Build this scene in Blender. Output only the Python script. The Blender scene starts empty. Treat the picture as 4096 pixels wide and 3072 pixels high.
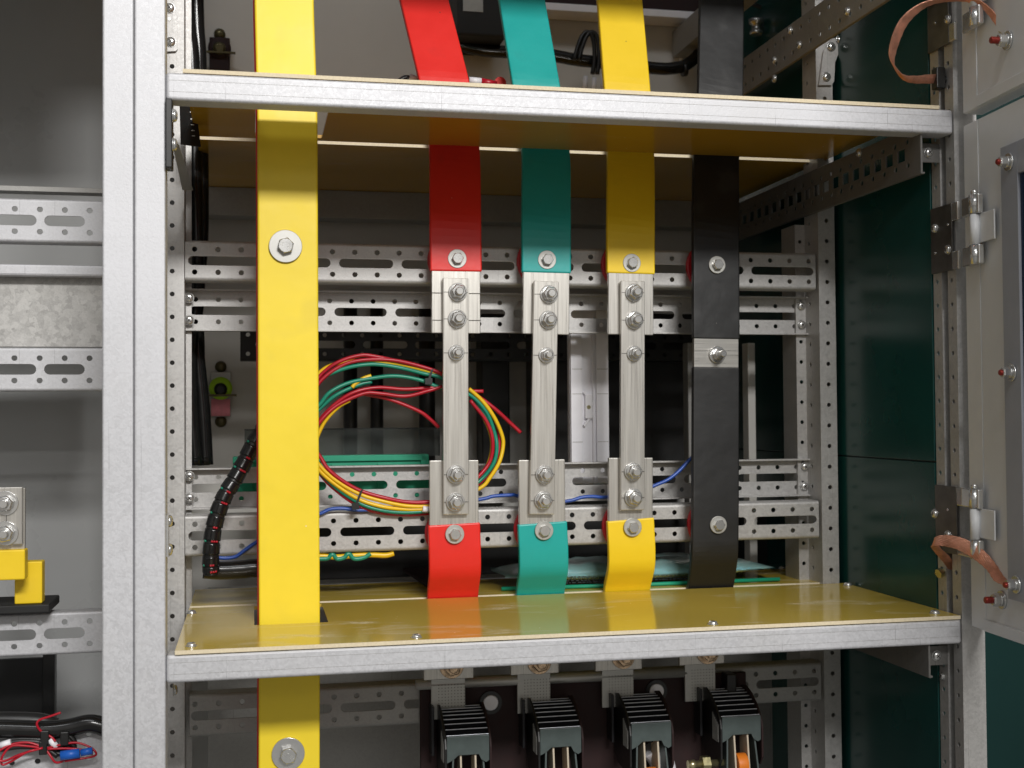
import bpy, bmesh, math, random
from mathutils import Vector, Matrix
random.seed(7)
sc = bpy.context.scene
COL = sc.collection
MM = 0.001
V = Vector

# ------------------------------------------------------------------ camera (measured from the 25 mm hole pitch)
F, RX, RY, RZ = 4937.79, -0.0250, 0.2071, -0.0074
CAM = V((75.995, -1138.795, 235.655))
def _rot():
    c, s = math.cos(RY), math.sin(RY); Rz = Matrix(((c, -s, 0), (s, c, 0), (0, 0, 1)))
    R0 = Matrix(((1, 0, 0), (0, 0, -1), (0, 1, 0)))
    c, s = math.cos(RX), math.sin(RX); Rx = Matrix(((1, 0, 0), (0, c, -s), (0, s, c)))
    c, s = math.cos(RZ), math.sin(RZ); Rr = Matrix(((c, -s, 0), (s, c, 0), (0, 0, 1)))
    return Rr @ Rx @ R0 @ Rz
CM = _rot()
def ray(px, py): return CM.transposed() @ V(((px - 2048) / F, (py - 1536) / F, 1.0))
S = 1024 / 2212
def tile(c, r, x, y): return (c * 1024 + x * S, r * 768 + y * S)
def ov(x, y): return (x * 4096 / 2212, y * 4096 / 2212)
def atY(q, Y): d = ray(*q); return CAM + d * ((Y - CAM.y) / d.y)
def atZ(q, Z): d = ray(*q); return CAM + d * ((Z - CAM.z) / d.z)
def atX(q, X): d = ray(*q); return CAM + d * ((X - CAM.x) / d.x)
def atP(q, p0, n): d = ray(*q); return CAM + d * ((p0 - CAM).dot(n) / d.dot(n))
def A(c, r, x, y, Y): return atY(tile(c, r, x, y), Y)      # a measured point at its depth Y (mm)
def O(x, y, Y): return atY(ov(x, y), Y)

# ------------------------------------------------------------------ materials
def _mat(name):
    m = bpy.data.materials.new(name); m.use_nodes = True
    nt = m.node_tree; b = nt.nodes['Principled BSDF']; return m, nt, b
def N(nt, t, **kw):
    n = nt.nodes.new(t)
    for k, v in kw.items():
        if k in n.inputs: n.inputs[k].default_value = v
        else: setattr(n, k, v)
    return n
def ramp(nt, pos):
    r = nt.nodes.new('ShaderNodeValToRGB'); e = r.color_ramp.elements
    while len(e) < len(pos): e.new(0.5)
    for i, (p, c) in enumerate(pos):
        e[i].position = p; e[i].color = (*c, 1) if len(c) == 3 else c
    return r
def simple(name, base, rough=0.5, metal=0.0, var=0.12, scale=60, bump=0.0, bscale=400, coat=0.0, spec=0.5, stretch=(1, 1, 1), rvar=0.1, smudge=None, ripple=0.0):
    m, nt, b = _mat(name); L = nt.links.new
    tc = N(nt, 'ShaderNodeTexCoord'); mp = N(nt, 'ShaderNodeMapping'); mp.inputs['Scale'].default_value = stretch
    L(tc.outputs['Object'], mp.inputs[0])
    n = N(nt, 'ShaderNodeTexNoise', Scale=scale, Detail=5.0, Roughness=0.6); L(mp.outputs[0], n.inputs[0])
    r = ramp(nt, [(0.3, tuple(max(0, c * (1 - var)) for c in base)), (0.7, tuple(min(1, c * (1 + var)) for c in base))])
    L(n.outputs[0], r.inputs[0]); col = r.outputs[0]
    if smudge:
        n2 = N(nt, 'ShaderNodeTexNoise', Scale=smudge[1], Detail=3.0); L(mp.outputs[0], n2.inputs[0])
        r2 = ramp(nt, [(smudge[2], (0, 0, 0)), (smudge[2] + .12, (1, 1, 1))]); L(n2.outputs[0], r2.inputs[0])
        mu = N(nt, 'ShaderNodeMath', operation='MULTIPLY'); mu.inputs[1].default_value = smudge[3]; L(r2.outputs[0], mu.inputs[0])
        mx = N(nt, 'ShaderNodeMix', data_type='RGBA'); L(mu.outputs[0], mx.inputs[0]); L(col, mx.inputs[6]); mx.inputs[7].default_value = (*smudge[0], 1)
        col = mx.outputs[2]
    L(col, b.inputs['Base Color'])
    mr = N(nt, 'ShaderNodeMapRange'); mr.inputs[3].default_value = max(.02, rough - rvar); mr.inputs[4].default_value = min(1, rough + rvar)
    L(n.outputs[0], mr.inputs[0]); L(mr.outputs[0], b.inputs['Roughness'])
    b.inputs['Metallic'].default_value = metal; b.inputs['Coat Weight'].default_value = coat; b.inputs['Specular IOR Level'].default_value = spec
    b.inputs['Coat Roughness'].default_value = 0.12
    if ripple:
        vs = N(nt, 'ShaderNodeTexVoronoi', Scale=48.0); L(tc.outputs['Object'], vs.inputs['Vector']); rs = ramp(nt, [(.030, (.7, .7, .7)), (.055, (0, 0, 0))]); L(vs.outputs['Distance'], rs.inputs[0])
        sq = N(nt, 'ShaderNodeSeparateColor'); L(vs.outputs['Color'], sq.inputs[0]); gq = N(nt, 'ShaderNodeMath', operation='GREATER_THAN'); gq.inputs[1].default_value = .8; L(sq.outputs[0], gq.inputs[0])
        ml = N(nt, 'ShaderNodeMath', operation='MULTIPLY'); L(rs.outputs[0], ml.inputs[0]); L(gq.outputs[0], ml.inputs[1])
        cs = ramp(nt, [(.45, (.06, .05, .04)), (.55, (.8, .78, .7))]); L(sq.outputs[1], cs.inputs[0])      # nicks and dust specks
        mk = N(nt, 'ShaderNodeMix', data_type='RGBA'); L(ml.outputs[0], mk.inputs[0]); L(col, mk.inputs[6]); L(cs.outputs[0], mk.inputs[7]); L(mk.outputs[2], b.inputs['Base Color'])
        n6 = N(nt, 'ShaderNodeTexNoise', Scale=38.0, Detail=2.0); L(mp.outputs[0], n6.inputs[0])
        bq = N(nt, 'ShaderNodeBump', Strength=ripple, Distance=0.002); L(n6.outputs[0], bq.inputs['Height'])
    if bump:
        n3 = N(nt, 'ShaderNodeTexNoise', Scale=bscale, Detail=2.0); L(mp.outputs[0], n3.inputs[0])
        bp = N(nt, 'ShaderNodeBump', Strength=bump, Distance=0.001); L(n3.outputs[0], bp.inputs['Height']); L(bp.outputs[0], b.inputs['Normal'])
        if ripple: L(bq.outputs[0], bp.inputs['Normal'])
    return m
def galvanised(name, base=0.52, tint=(1.0, 1.0, 1.03), metal=0.55, rough=0.5, spangle=230, contrast=0.16, stain=0.25):
    m, nt, b = _mat(name); L = nt.links.new
    tc = N(nt, 'ShaderNodeTexCoord')
    nz = N(nt, 'ShaderNodeTexNoise', Scale=120.0, Detail=3.0); L(tc.outputs['Object'], nz.inputs[0])
    mxv = N(nt, 'ShaderNodeMix', data_type='RGBA', blend_type='ADD'); mxv.inputs[0].default_value = 0.012
    L(tc.outputs['Object'], mxv.inputs[6]); L(nz.outputs['Color'], mxv.inputs[7])
    vo = N(nt, 'ShaderNodeTexVoronoi', Scale=float(spangle)); L(mxv.outputs[2], vo.inputs['Vector'])
    sep = N(nt, 'ShaderNodeSeparateColor'); L(vo.outputs['Color'], sep.inputs[0])
    n2 = N(nt, 'ShaderNodeTexNoise', Scale=420.0, Detail=6.0, Roughness=0.7); L(tc.outputs['Object'], n2.inputs[0])
    n3 = N(nt, 'ShaderNodeTexNoise', Scale=9.0, Detail=6.0, Roughness=0.65); L(tc.outputs['Object'], n3.inputs[0])
    mix = N(nt, 'ShaderNodeMath', operation='MULTIPLY_ADD'); L(sep.outputs[0], mix.inputs[0]); mix.inputs[1].default_value = 0.5
    L(n2.outputs[0], mix.inputs[2])
    lo, hi = base * (1 - contrast), base * (1 + contrast)
    r = ramp(nt, [(0.35, tuple(lo * t for t in tint)), (1.0, tuple(hi * t for t in tint))]); L(mix.outputs[0], r.inputs[0])
    r3 = ramp(nt, [(0.52, (0, 0, 0)), (0.75, (stain, stain, stain))]); L(n3.outputs[0], r3.inputs[0])
    mc = N(nt, 'ShaderNodeMix', data_type='RGBA'); L(r3.outputs[0], mc.inputs[0]); L(r.outputs[0], mc.inputs[6]); mc.inputs[7].default_value = (base * .72, base * .69, base * .62, 1)
    out = mc.outputs[2]
    for st, th, dark in (((420, 420, 9), .655, .66),):
        mp = N(nt, 'ShaderNodeMapping'); mp.inputs['Scale'].default_value = st; mp.inputs['Rotation'].default_value = (.05, .03, .02); L(tc.outputs['Object'], mp.inputs[0])
        ns = N(nt, 'ShaderNodeTexNoise', Scale=1.0, Detail=4.0, Roughness=.6); L(mp.outputs[0], ns.inputs[0])
        rs = ramp(nt, [(th, (1, 1, 1)), (th + .06, (dark, dark, dark))]); L(ns.outputs[0], rs.inputs[0])
        mm = N(nt, 'ShaderNodeMix', data_type='RGBA', blend_type='MULTIPLY'); mm.inputs[0].default_value = 1.0; L(out, mm.inputs[6]); L(rs.outputs[0], mm.inputs[7]); out = mm.outputs[2]
    nb = N(nt, 'ShaderNodeTexNoise', Scale=4.5, Detail=3.0); L(tc.outputs['Object'], nb.inputs[0])
    rb = ramp(nt, [(.3, (.90, .90, .90)), (.7, (1.06, 1.06, 1.07))]); L(nb.outputs[0], rb.inputs[0])
    mm = N(nt, 'ShaderNodeMix', data_type='RGBA', blend_type='MULTIPLY'); mm.inputs[0].default_value = 1.0; L(out, mm.inputs[6]); L(rb.outputs[0], mm.inputs[7]); out = mm.outputs[2]
    L(out, b.inputs['Base Color'])
    mr = N(nt, 'ShaderNodeMapRange'); mr.inputs[3].default_value = rough - .1; mr.inputs[4].default_value = rough + .13; L(mix.outputs[0], mr.inputs[0]); L(mr.outputs[0], b.inputs['Roughness'])
    b.inputs['Metallic'].default_value = metal
    bp = N(nt, 'ShaderNodeBump', Strength=0.16, Distance=0.0006); L(mix.outputs[0], bp.inputs['Height']); L(bp.outputs[0], b.inputs['Normal'])
    return m
def board(name, base, dust):
    m, nt, b = _mat(name); L = nt.links.new
    tc = N(nt, 'ShaderNodeTexCoord')
    n = N(nt, 'ShaderNodeTexNoise', Scale=7.0, Detail=6.0); L(tc.outputs['Object'], n.inputs[0])
    r = ramp(nt, [(0.3, tuple(c * .94 for c in base)), (0.7, tuple(min(1, c * 1.05) for c in base))]); L(n.outputs[0], r.inputs[0])
    mp = N(nt, 'ShaderNodeMapping'); mp.inputs['Scale'].default_value = (5, 14, 5); mp.inputs['Rotation'].default_value = (0, 0, .35); L(tc.outputs['Object'], mp.inputs[0])
    n2 = N(nt, 'ShaderNodeTexNoise', Scale=1.6, Detail=7.0, Roughness=0.62, Distortion=0.6); L(mp.outputs[0], n2.inputs[0])
    r2 = ramp(nt, [(0.56, (0, 0, 0)), (0.74, (dust, dust, dust))]); L(n2.outputs[0], r2.inputs[0])
    n4 = N(nt, 'ShaderNodeTexVoronoi', Scale=95.0); L(tc.outputs['Object'], n4.inputs['Vector'])
    r4 = ramp(nt, [(0.035, (.8, .8, .8)), (0.06, (0, 0, 0))]); L(n4.outputs['Distance'], r4.inputs[0])
    n5 = N(nt, 'ShaderNodeTexNoise', Scale=14.0); L(tc.outputs['Object'], n5.inputs[0]); r5 = ramp(nt, [(0.5, (0, 0, 0)), (0.62, (1, 1, 1))]); L(n5.outputs[0], r5.inputs[0])
    sp = N(nt, 'ShaderNodeMath', operation='MULTIPLY'); L(r4.outputs[0], sp.inputs[0]); L(r5.outputs[0], sp.inputs[1])
    ad = N(nt, 'ShaderNodeMath', operation='MAXIMUM'); L(r2.outputs[0], ad.inputs[0]); L(sp.outputs[0], ad.inputs[1])
    mx = N(nt, 'ShaderNodeMix', data_type='RGBA'); L(ad.outputs[0], mx.inputs[0]); L(r.outputs[0], mx.inputs[6]); mx.inputs[7].default_value = (.66, .60, .46, 1)
    L(mx.outputs[2], b.inputs['Base Color'])
    mr = N(nt, 'ShaderNodeMapRange'); mr.inputs[3].default_value = .13; mr.inputs[4].default_value = .5; L(ad.outputs[0], mr.inputs[0]); L(mr.outputs[0], b.inputs['Roughness'])
    b.inputs['IOR'].default_value = 1.6
    return m
def brushed(name, base, rough=0.32, metal=0.85, axis=2, stain=None):
    st = [1, 1, 1]; 
    for i in range(3): st[i] = 1.0 if i == axis else 45.0
    return simple(name, base, rough, metal, var=0.12, scale=9, stretch=tuple(st), bump=0.05, bscale=20, rvar=0.10, smudge=stain)

M = {}
M['galv'] = galvanised('galvanised_steel', .56, metal=.40, rough=.50, spangle=420, contrast=.09, stain=.22)
M['galv_rail'] = galvanised('galvanised_rail', .46, tint=(1.02, 1.0, .97), metal=.5, rough=.42, spangle=420, contrast=.10, stain=.35)
M['spangled'] = galvanised('spangled_plate', .40, tint=(1.02, 1.0, .96), metal=.5, rough=.42, spangle=170, contrast=.22, stain=.3)
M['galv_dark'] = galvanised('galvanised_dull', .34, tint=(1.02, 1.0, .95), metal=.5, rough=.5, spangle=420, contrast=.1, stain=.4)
M['yellow'] = simple('yellow_sleeve', (.87, .655, .026), .46, var=.03, scale=20, bump=.05, bscale=900, smudge=((.45, .35, .06), 17, .58, .14), ripple=.18)
M['yellow_b'] = simple('amber_sleeve', (.87, .60, .014), .46, var=.03, scale=20, bump=.05, bscale=900, smudge=((.45, .32, .05), 19, .58, .16), ripple=.18)
M['red'] = simple('red_sleeve', (.76, .022, .016), .40, var=.05, scale=20, bump=.04, bscale=900, smudge=((.35, .02, .02), 17, .60, .30), ripple=.25)
M['teal'] = simple('teal_sleeve', (.010, .37, .345), .40, var=.05, scale=20, bump=.04, bscale=900, smudge=((.02, .24, .22), 17, .60, .35), ripple=.25)
M['black_sleeve'] = simple('black_sleeve', (.012, .012, .0125), .48, var=.15, scale=25, bump=.06, bscale=700, smudge=((.045, .045, .045), 18, .58, .5), ripple=.3)
M['alu'] = brushed('tinned_bar', (.60, .58, .54), .30, .72, 2, stain=((.42, .34, .27), 24, .66, .55))
M['alu_x'] = brushed('tinned_strip', (.60, .585, .55), .30, .72, 0)
M['zinc'] = simple('zinc_bolt', (.66, .66, .65), .22, .8, var=.04, scale=120, rvar=.04)
M['zinc_dull'] = simple('dull_washer', (.46, .455, .43), .42, .55, var=.05, scale=150, rvar=.05)
M['zinc_yel'] = simple('passivated_zinc', (.62, .45, .30), .25, .9, var=.5, scale=140)
M['brass'] = simple('yellow_zinc', (.55, .50, .28), .3, .9, var=.15, scale=200)
M['dark_metal'] = simple('dark_zinc_plate', (.16, .155, .15), .35, .8, var=.2, scale=60)
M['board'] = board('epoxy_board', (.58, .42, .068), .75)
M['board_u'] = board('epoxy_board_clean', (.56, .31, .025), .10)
M['board_edge'] = simple('board_cut_edge', (.70, .60, .42), .7, var=.10, scale=500)
M['door'] = simple('grey_powder_paint', (.68, .69, .70), .38, var=.03, scale=30, bump=.12, bscale=1100)
M['door_w'] = simple('pale_powder_paint', (.70, .71, .72), .40, var=.03, scale=30, bump=.12, bscale=1100)
M['frame_grey'] = simple('window_frame_paint', (.34, .355, .40), .40, var=.05, scale=40, bump=.05)
M['panel'] = simple('light_grey_panel', (.60, .585, .55), .5, var=.05, scale=6)
M['panel_l'] = simple('grey_gloss_panel', (.38, .385, .385), .28, var=.05, scale=5, rvar=.05)
M['green_panel'] = simple('dark_green_paint', (.006, .052, .047), .24, var=.15, scale=6, rvar=.03)
M['black'] = simple('black_plastic', (.012, .012, .012), .38, var=.2)
M['black_matt'] = simple('black_matt', (.010, .010, .010), .65, var=.2)
M['black_gloss'] = simple('black_gloss', (.010, .010, .010), .18, var=.2)
M['white'] = simple('white_plastic', (.82, .81, .85), .45, var=.03)
M['red_ins'] = simple('red_insulator', (.50, .010, .022), .38, var=.12)
M['copper'] = simple('copper_braid', (.74, .36, .25), .34, .8, var=.30, scale=60, bump=.5, bscale=700, stretch=(1, 1, 1))
M['wire_red'] = simple('red_wire', (.42, .006, .020), .35, var=.05)
M['wire_yel'] = simple('yellow_wire', (.80, .50, .010), .35, var=.05)
M['wire_grn'] = simple('green_wire', (.008, .24, .15), .35, var=.05)
M['wire_blu'] = simple('blue_wire', (.020, .075, .36), .35, var=.05)
M['blue_plug'] = simple('blue_plug', (.012, .12, .55), .4, var=.05)
M['green_pl'] = simple('green_terminal', (.010, .30, .17), .45, var=.06)
M['neon'] = simple('fluorescent_green', (.45, .80, .02), .5, var=.05)
M['pink'] = simple('pink_green_label', (.70, .22, .26), .6, var=.25, scale=45)
M['brown'] = simple('brown_bakelite', (.018, .004, .004), .75, var=.2)
M['arc_grey'] = simple('arc_chute_steel', (.085, .108, .105), .42, .4, var=.10, scale=80)
M['arc_dark'] = simple('arc_fin_steel', (.02, .02, .023), .4, .3, var=.1, scale=80)  # near-black base carries the shade between the fins
M['arc_glint'] = simple('arc_fin_edge_glint', (.55, .57, .62), .35, .6, var=.15, scale=90)  # pale base paints the light caught along the fin edges
M['galv_side'] = galvanised('galvanised_shaded_rail', .17, tint=(1.03, 1.0, .94), metal=.5, rough=.5, spangle=420, contrast=.1, stain=.4)  # base darkened to carry the shade on the inward-facing side rails
M['galv_up'] = galvanised('galvanised_shaded_upper_rail', .26, tint=(1.03, 1.0, .95), metal=.5, rough=.5, spangle=420, contrast=.1, stain=.4)  # same steel, with the upper side rail's shade put into its base
M['dark_brass'] = simple('dark_brass', (.10, .085, .04), .35, .7)
M['far_green'] = simple('dull_green_paint', (.003, .024, .022), .6, var=.2, scale=2, spec=.2)
M['beige'] = simple('beige_blade', (.55, .47, .36), .5, var=.05)
M['orange'] = simple('orange_washer', (.75, .20, .015), .5, var=.05)
M['lens_red'] = simple('red_thread', (.30, .035, .025), .3, .5, var=.1)
M['paper'] = simple('printed_paper', (.26, .48, .62), .6, var=.35, scale=22)
M['ink'] = simple('dark_ink', (.02, .03, .03), .6)
M['scribe'] = simple('scribed_line', (.05, .045, .04), .6)
M['hall_floor'] = simple('concrete_floor', (.22, .22, .21), .6, var=.1, scale=3)
def clear(name, tint, rough, alpha_t):
    m, nt, b = _mat(name); b.inputs['Base Color'].default_value = (*tint, 1); b.inputs['Roughness'].default_value = rough
    b.inputs['Transmission Weight'].default_value = alpha_t; b.inputs['IOR'].default_value = 1.15
    return m
M['acrylic'] = clear('smoky_acrylic', (.35, .38, .37), .08, .9)
M['glass'] = clear('door_glass', (.05, .08, .16), .05, .5)
M['bag'] = clear('clear_bag', (.42, .70, .68), .25, .6)

# ------------------------------------------------------------------ mesh helper
class MB:
    def __init__(s): s.v = []; s.f = []; s.sm = []
    def add(s, vs, fs, smooth=False):
        o = len(s.v); s.v += [V(p) for p in vs]; s.f += [tuple(i + o for i in f) for f in fs]; s.sm += [smooth] * len(fs); return s
    def box(s, x0, x1, y0, y1, z0, z1):
        vs = [(x, y, z) for z in (z0, z1) for y in (y0, y1) for x in (x0, x1)]
        return s.add(vs, [(0, 2, 3, 1), (4, 5, 7, 6), (0, 1, 5, 4), (2, 6, 7, 3), (0, 4, 6, 2), (1, 3, 7, 5)])
    def hexa(s, b, t):      # eight corners: bottom loop b (4), top loop t (4)
        return s.add(list(b) + list(t), [(3, 2, 1, 0), (4, 5, 6, 7), (0, 1, 5, 4), (1, 2, 6, 5), (2, 3, 7, 6), (3, 0, 4, 7)])
    def slab(s, quad, off):   # quad thickened by a vector
        off = V(off); return s.hexa([V(p) for p in quad], [V(p) + off for p in quad])
    def lathe(s, p, axis, prof, seg=24, phase=0.0, smooth=True, flat=()):   # prof: (distance along axis, radius)
        p = V(p); a = V(axis).normalized(); u = a.orthogonal().normalized(); w = a.cross(u)
        vs = []
        for h, r in prof:
            for i in range(seg):
                t = 2 * math.pi * i / seg + phase; vs.append(p + a * h + (u * math.cos(t) + w * math.sin(t)) * r)
        fs = []; n = len(prof)
        for k in range(n - 1):
            for i in range(seg):
                j = (i + 1) % seg; fs.append((k * seg + i, k * seg + j, (k + 1) * seg + j, (k + 1) * seg + i))
        s.add(vs, fs, smooth)
        o = len(s.v) - len(vs)
        s.f.append(tuple(o + i for i in reversed(range(seg)))); s.sm.append(False)
        s.f.append(tuple(o + (n - 1) * seg + i for i in range(seg))); s.sm.append(False)
        return s
    def tube(s, pts, r, seg=8, cap=True):
        pts = [V(p) for p in pts]; n = len(pts); rr = r if isinstance(r, (list, tuple)) else [r] * n
        vs = []; t0 = (pts[1] - pts[0]).normalized(); u = t0.orthogonal().normalized()
        for k, p in enumerate(pts):
            t = (pts[min(k + 1, n - 1)] - pts[max(k - 1, 0)]).normalized()
            u = (u - t * u.dot(t)).normalized(); w = t.cross(u)
            for i in range(seg):
                a = 2 * math.pi * i / seg; vs.append(p + (u * math.cos(a) + w * math.sin(a)) * rr[k])
        fs = [(k * seg + i, k * seg + (i + 1) % seg, (k + 1) * seg + (i + 1) % seg, (k + 1) * seg + i) for k in range(n - 1) for i in range(seg)]
        s.add(vs, fs, True); o = len(s.v) - len(vs)
        if cap:
            s.f.append(tuple(o + i for i in reversed(range(seg)))); s.sm.append(False)
            s.f.append(tuple(o + (n - 1) * seg + i for i in range(seg))); s.sm.append(False)
        return s
    def prism(s, prof, x0, x1, smooth=False):     # prof in (y, z), swept along X
        n = len(prof); vs = [(x0, y, z) for y, z in prof] + [(x1, y, z) for y, z in prof]
        fs = [(i, (i + 1) % n, n + (i + 1) % n, n + i) for i in range(n)]
        s.add(vs, fs, smooth); o = len(s.v) - len(vs)
        s.f.append(tuple(o + i for i in reversed(range(n)))); s.sm.append(False); s.f.append(tuple(o + n + i for i in range(n))); s.sm.append(False)
        return s
    def strip(s, a, b, thick):       # ribbon between two edge polylines, thickened along its own normal
        n = len(a); a = [V(p) for p in a]; b = [V(p) for p in b]; nr = []
        for i in range(n):
            t = (a[min(i + 1, n - 1)] + b[min(i + 1, n - 1)]) - (a[max(i - 1, 0)] + b[max(i - 1, 0)])
            nn = t.cross(b[i] - a[i]); nr.append(nn.normalized() * thick)
        vs = a + b + [p + q for p, q in zip(a, nr)] + [p + q for p, q in zip(b, nr)]
        fs = []
        for i in range(n - 1):
            fs += [(i, i + 1, n + i + 1, n + i), (2 * n + i, 3 * n + i, 3 * n + i + 1, 2 * n + i + 1), (i, 2 * n + i, 2 * n + i + 1, i + 1), (n + i, n + i + 1, 3 * n + i + 1, 3 * n + i)]
        fs += [(0, n, 3 * n, 2 * n), (n - 1, 3 * n - 1, 4 * n - 1, 2 * n - 1)]
        return s.add(vs, fs, True)
    def perf(s, outline, holes, t, fr):     # plate with holes; fr maps (u, v, depth) to a point
        cu = bpy.data.curves.new('tmp', 'CURVE'); cu.dimensions = '2D'; cu.fill_mode = 'BOTH'; cu.extrude = t / 2
        for lp in [outline] + holes:
            sp = cu.splines.new('POLY'); sp.points.add(len(lp) - 1); sp.use_cyclic_u = True
            for q, p in zip(sp.points, lp): q.co = (p[0], p[1], 0, 1)
        ob = bpy.data.objects.new('tmp', cu); COL.objects.link(ob)
        dg = bpy.context.evaluated_depsgraph_get(); dg.update(); me = bpy.data.meshes.new_from_object(ob.evaluated_get(dg))
        s.add([fr(v.co.x, v.co.y, v.co.z + t / 2) for v in me.vertices], [tuple(p.vertices) for p in me.polygons])
        bpy.data.objects.remove(ob); bpy.data.curves.remove(cu); bpy.data.meshes.remove(me); return s

def circ(x, y, r, n=14): return [(x + r * math.cos(2 * math.pi * i / n), y + r * math.sin(2 * math.pi * i / n)) for i in range(n)]
def slot(x0, x1, y, h, n=7):
    r = h / 2; o = []
    for i in range(n + 1): a = math.pi / 2 + math.pi * i / n; o.append((x0 + r + r * math.cos(a), y + r * math.sin(a)))
    for i in range(n + 1): a = -math.pi / 2 + math.pi * i / n; o.append((x1 - r + r * math.cos(a), y + r * math.sin(a)))
    return o
def rect(x0, x1, y0, y1): return [(x0, y0), (x1, y0), (x1, y1), (x0, y1)]
def spline(pts, n=6):      # Catmull-Rom through measured points
    P = [V(p) for p in pts]; P = [P[0] * 2 - P[1]] + P + [P[-1] * 2 - P[-2]]; o = []
    for i in range(1, len(P) - 2):
        a, b, c, d = P[i - 1:i + 3]
        for k in range(n):
            t = k / n; o.append(.5 * ((2 * b) + (c - a) * t + (2 * a - 5 * b + 4 * c - d) * t * t + (3 * b - a - 3 * c + d) * t ** 3))
    o.append(P[-2]); return o

def tag(o, label=None, cat=None, group=None, kind=None):
    if label: o['label'] = label
    if cat: o['category'] = cat
    if group: o['group'] = group
    if kind: o['kind'] = kind
    return o
def root_loc(o):
    while o.parent: o = o.parent
    return V(o.location)
def thing(name, label, cat, loc, group=None):
    o = bpy.data.objects.new(name, None); COL.objects.link(o); o.location = V(loc) * MM; o.empty_display_size = .01
    return tag(o, label, cat, group)
def obj(name, mb, mat, parent=None, bevel=0.0, seg=2, label=None, smooth_angle=None):
    if parent is None:
        c = sum(mb.v, V((0, 0, 0))) / len(mb.v); base = c * MM
    else: base = root_loc(parent)
    me = bpy.data.meshes.new(name); me.from_pydata([tuple(V(p) * MM - base) for p in mb.v], [], mb.f)
    me.polygons.foreach_set('use_smooth', mb.sm); me.update()
    bm = bmesh.new(); bm.from_mesh(me); bmesh.ops.remove_doubles(bm, verts=bm.verts, dist=1e-6); bmesh.ops.recalc_face_normals(bm, faces=bm.faces); bm.to_mesh(me); bm.free()
    me.materials.append(M[mat]); o = bpy.data.objects.new(name, me); COL.objects.link(o)
    if parent is None: o.location = base
    else: o.parent = parent
    if bevel:
        b = o.modifiers.new('bevel', 'BEVEL'); b.width = bevel * MM; b.segments = seg; b.limit_method = 'ANGLE'; b.angle_limit = math.radians(35); b.use_clamp_overlap = True
    if label: o['label'] = label
    return o
def copy_tree(o, parent=None, loc=None):
    c = o.copy(); COL.objects.link(c)
    if parent: c.parent = parent
    if loc is not None: c.location = V(loc) * MM
    for ch in list(o.children): copy_tree(ch, c)
    return c

# ------------------------------------------------------------------ fasteners (parts of the thing they clamp)
FR = V((0, -1, 0))
def text_mesh(s, size, depth=.15):
    cu = bpy.data.curves.new('tmp', 'FONT'); cu.body = s; cu.size = size; cu.extrude = depth; cu.align_x = 'CENTER'; cu.align_y = 'CENTER'
    ob = bpy.data.objects.new('tmp', cu); COL.objects.link(ob); dg = bpy.context.evaluated_depsgraph_get(); dg.update()
    me = bpy.data.meshes.new_from_object(ob.evaluated_get(dg)); r = ([tuple(v.co) for v in me.vertices], [tuple(p.vertices) for p in me.polygons])
    bpy.data.objects.remove(ob); bpy.data.curves.remove(cu); bpy.data.meshes.remove(me); return r
def hex_bolt(par, p, rw, rh, hh=6.0, phase=.3, mat='zinc', wmat='zinc_dull', marks=(), axis=FR):
    p = V(p); ax = V(axis).normalized()
    w = MB().lathe(p, ax, [(0, rw), (1.8, rw), (2.1, rw - .4)], 40); obj('washer', w, wmat, par)
    h = MB(); h.lathe(p + ax * 2.1, ax, [(0, rh), (hh - 1.0, rh), (hh, rh * .86)], 6, phase, smooth=False)
    h.lathe(p + ax * (2.1 + hh - .4), ax, [(0, rh * .86), (.5, rh * .80)], 24)
    b = obj('bolt', h, mat, par)
    for s, size, dx, dz, rot in marks:
        vs, fs = text_mesh(s, size); t = MB(); c, sn = math.cos(rot), math.sin(rot)
        t.add([(p.x + dx + x * c - y * sn, p.y - 2.1 - hh - .25 - z, p.z + dz + x * sn + y * c) for x, y, z in vs], fs); obj('stamped_mark', t, 'zinc_dull', b)
    return b
def stud_nut(par, p, rw, rn, phase=.4, length=12.0, axis=FR, mat='zinc', nmat=None, tip='zinc', base_t=0.0):
    p = V(p); ax = V(axis).normalized()
    w = MB().lathe(p, ax, [(0, rw), (1.6, rw), (1.9, rw - .4)], 36); w.lathe(p + ax * 1.9, ax, [(0, rn * .98), (1.9, rn * .94)], 28); obj('washer', w, mat, par)
    n = MB().lathe(p + ax * 3.8, ax, [(0, rn), (5.2, rn), (6.4, rn * .87)], 6, phase, smooth=False); n.lathe(p + ax * 9.9, ax, [(0, rn * .83), (.5, rn * .74)], 28)
    o = obj('nut', n, nmat or mat, par)
    st = MB(); r = rn * .53; pr = [(8.0, r)]; h = 10.4
    while h < 3.8 + length - 1.2: pr += [(h, r), (h + .35, r * .95), (h + .7, r)]; h += .9
    pr += [(3.8 + length - .8, r), (3.8 + length, r * .80)]
    st.lathe(p, ax, pr, 20); obj('stud', st, tip, o)
    return o
def pan_screw(par, p, r, axis=FR, mat='zinc', name='screw', washer=True):
    p = V(p); ax = V(axis).normalized(); m = MB()
    if washer: m.lathe(p, ax, [(0, r * 1.15), (.8, r * 1.15)], 20)
    m.lathe(p + ax * (.8 if washer else 0), ax, [(0, r), (r * .25, r), (r * .5, r * .82), (r * .62, r * .45), (r * .64, .3)], 20)
    o = obj(name, m, mat, par)
    u = ax.orthogonal().normalized(); w = ax.cross(u); c = p + ax * (r * .62 + (.8 if washer else 0)); k = MB()
    for a, b in ((u, w), (w, u)):
        k.slab([c + a * r * .5 + b * r * .1, c - a * r * .5 + b * r * .1, c - a * r * .5 - b * r * .1, c + a * r * .5 - b * r * .1], ax * .12)
    obj('recess', k, 'scribe', o); return o

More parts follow.
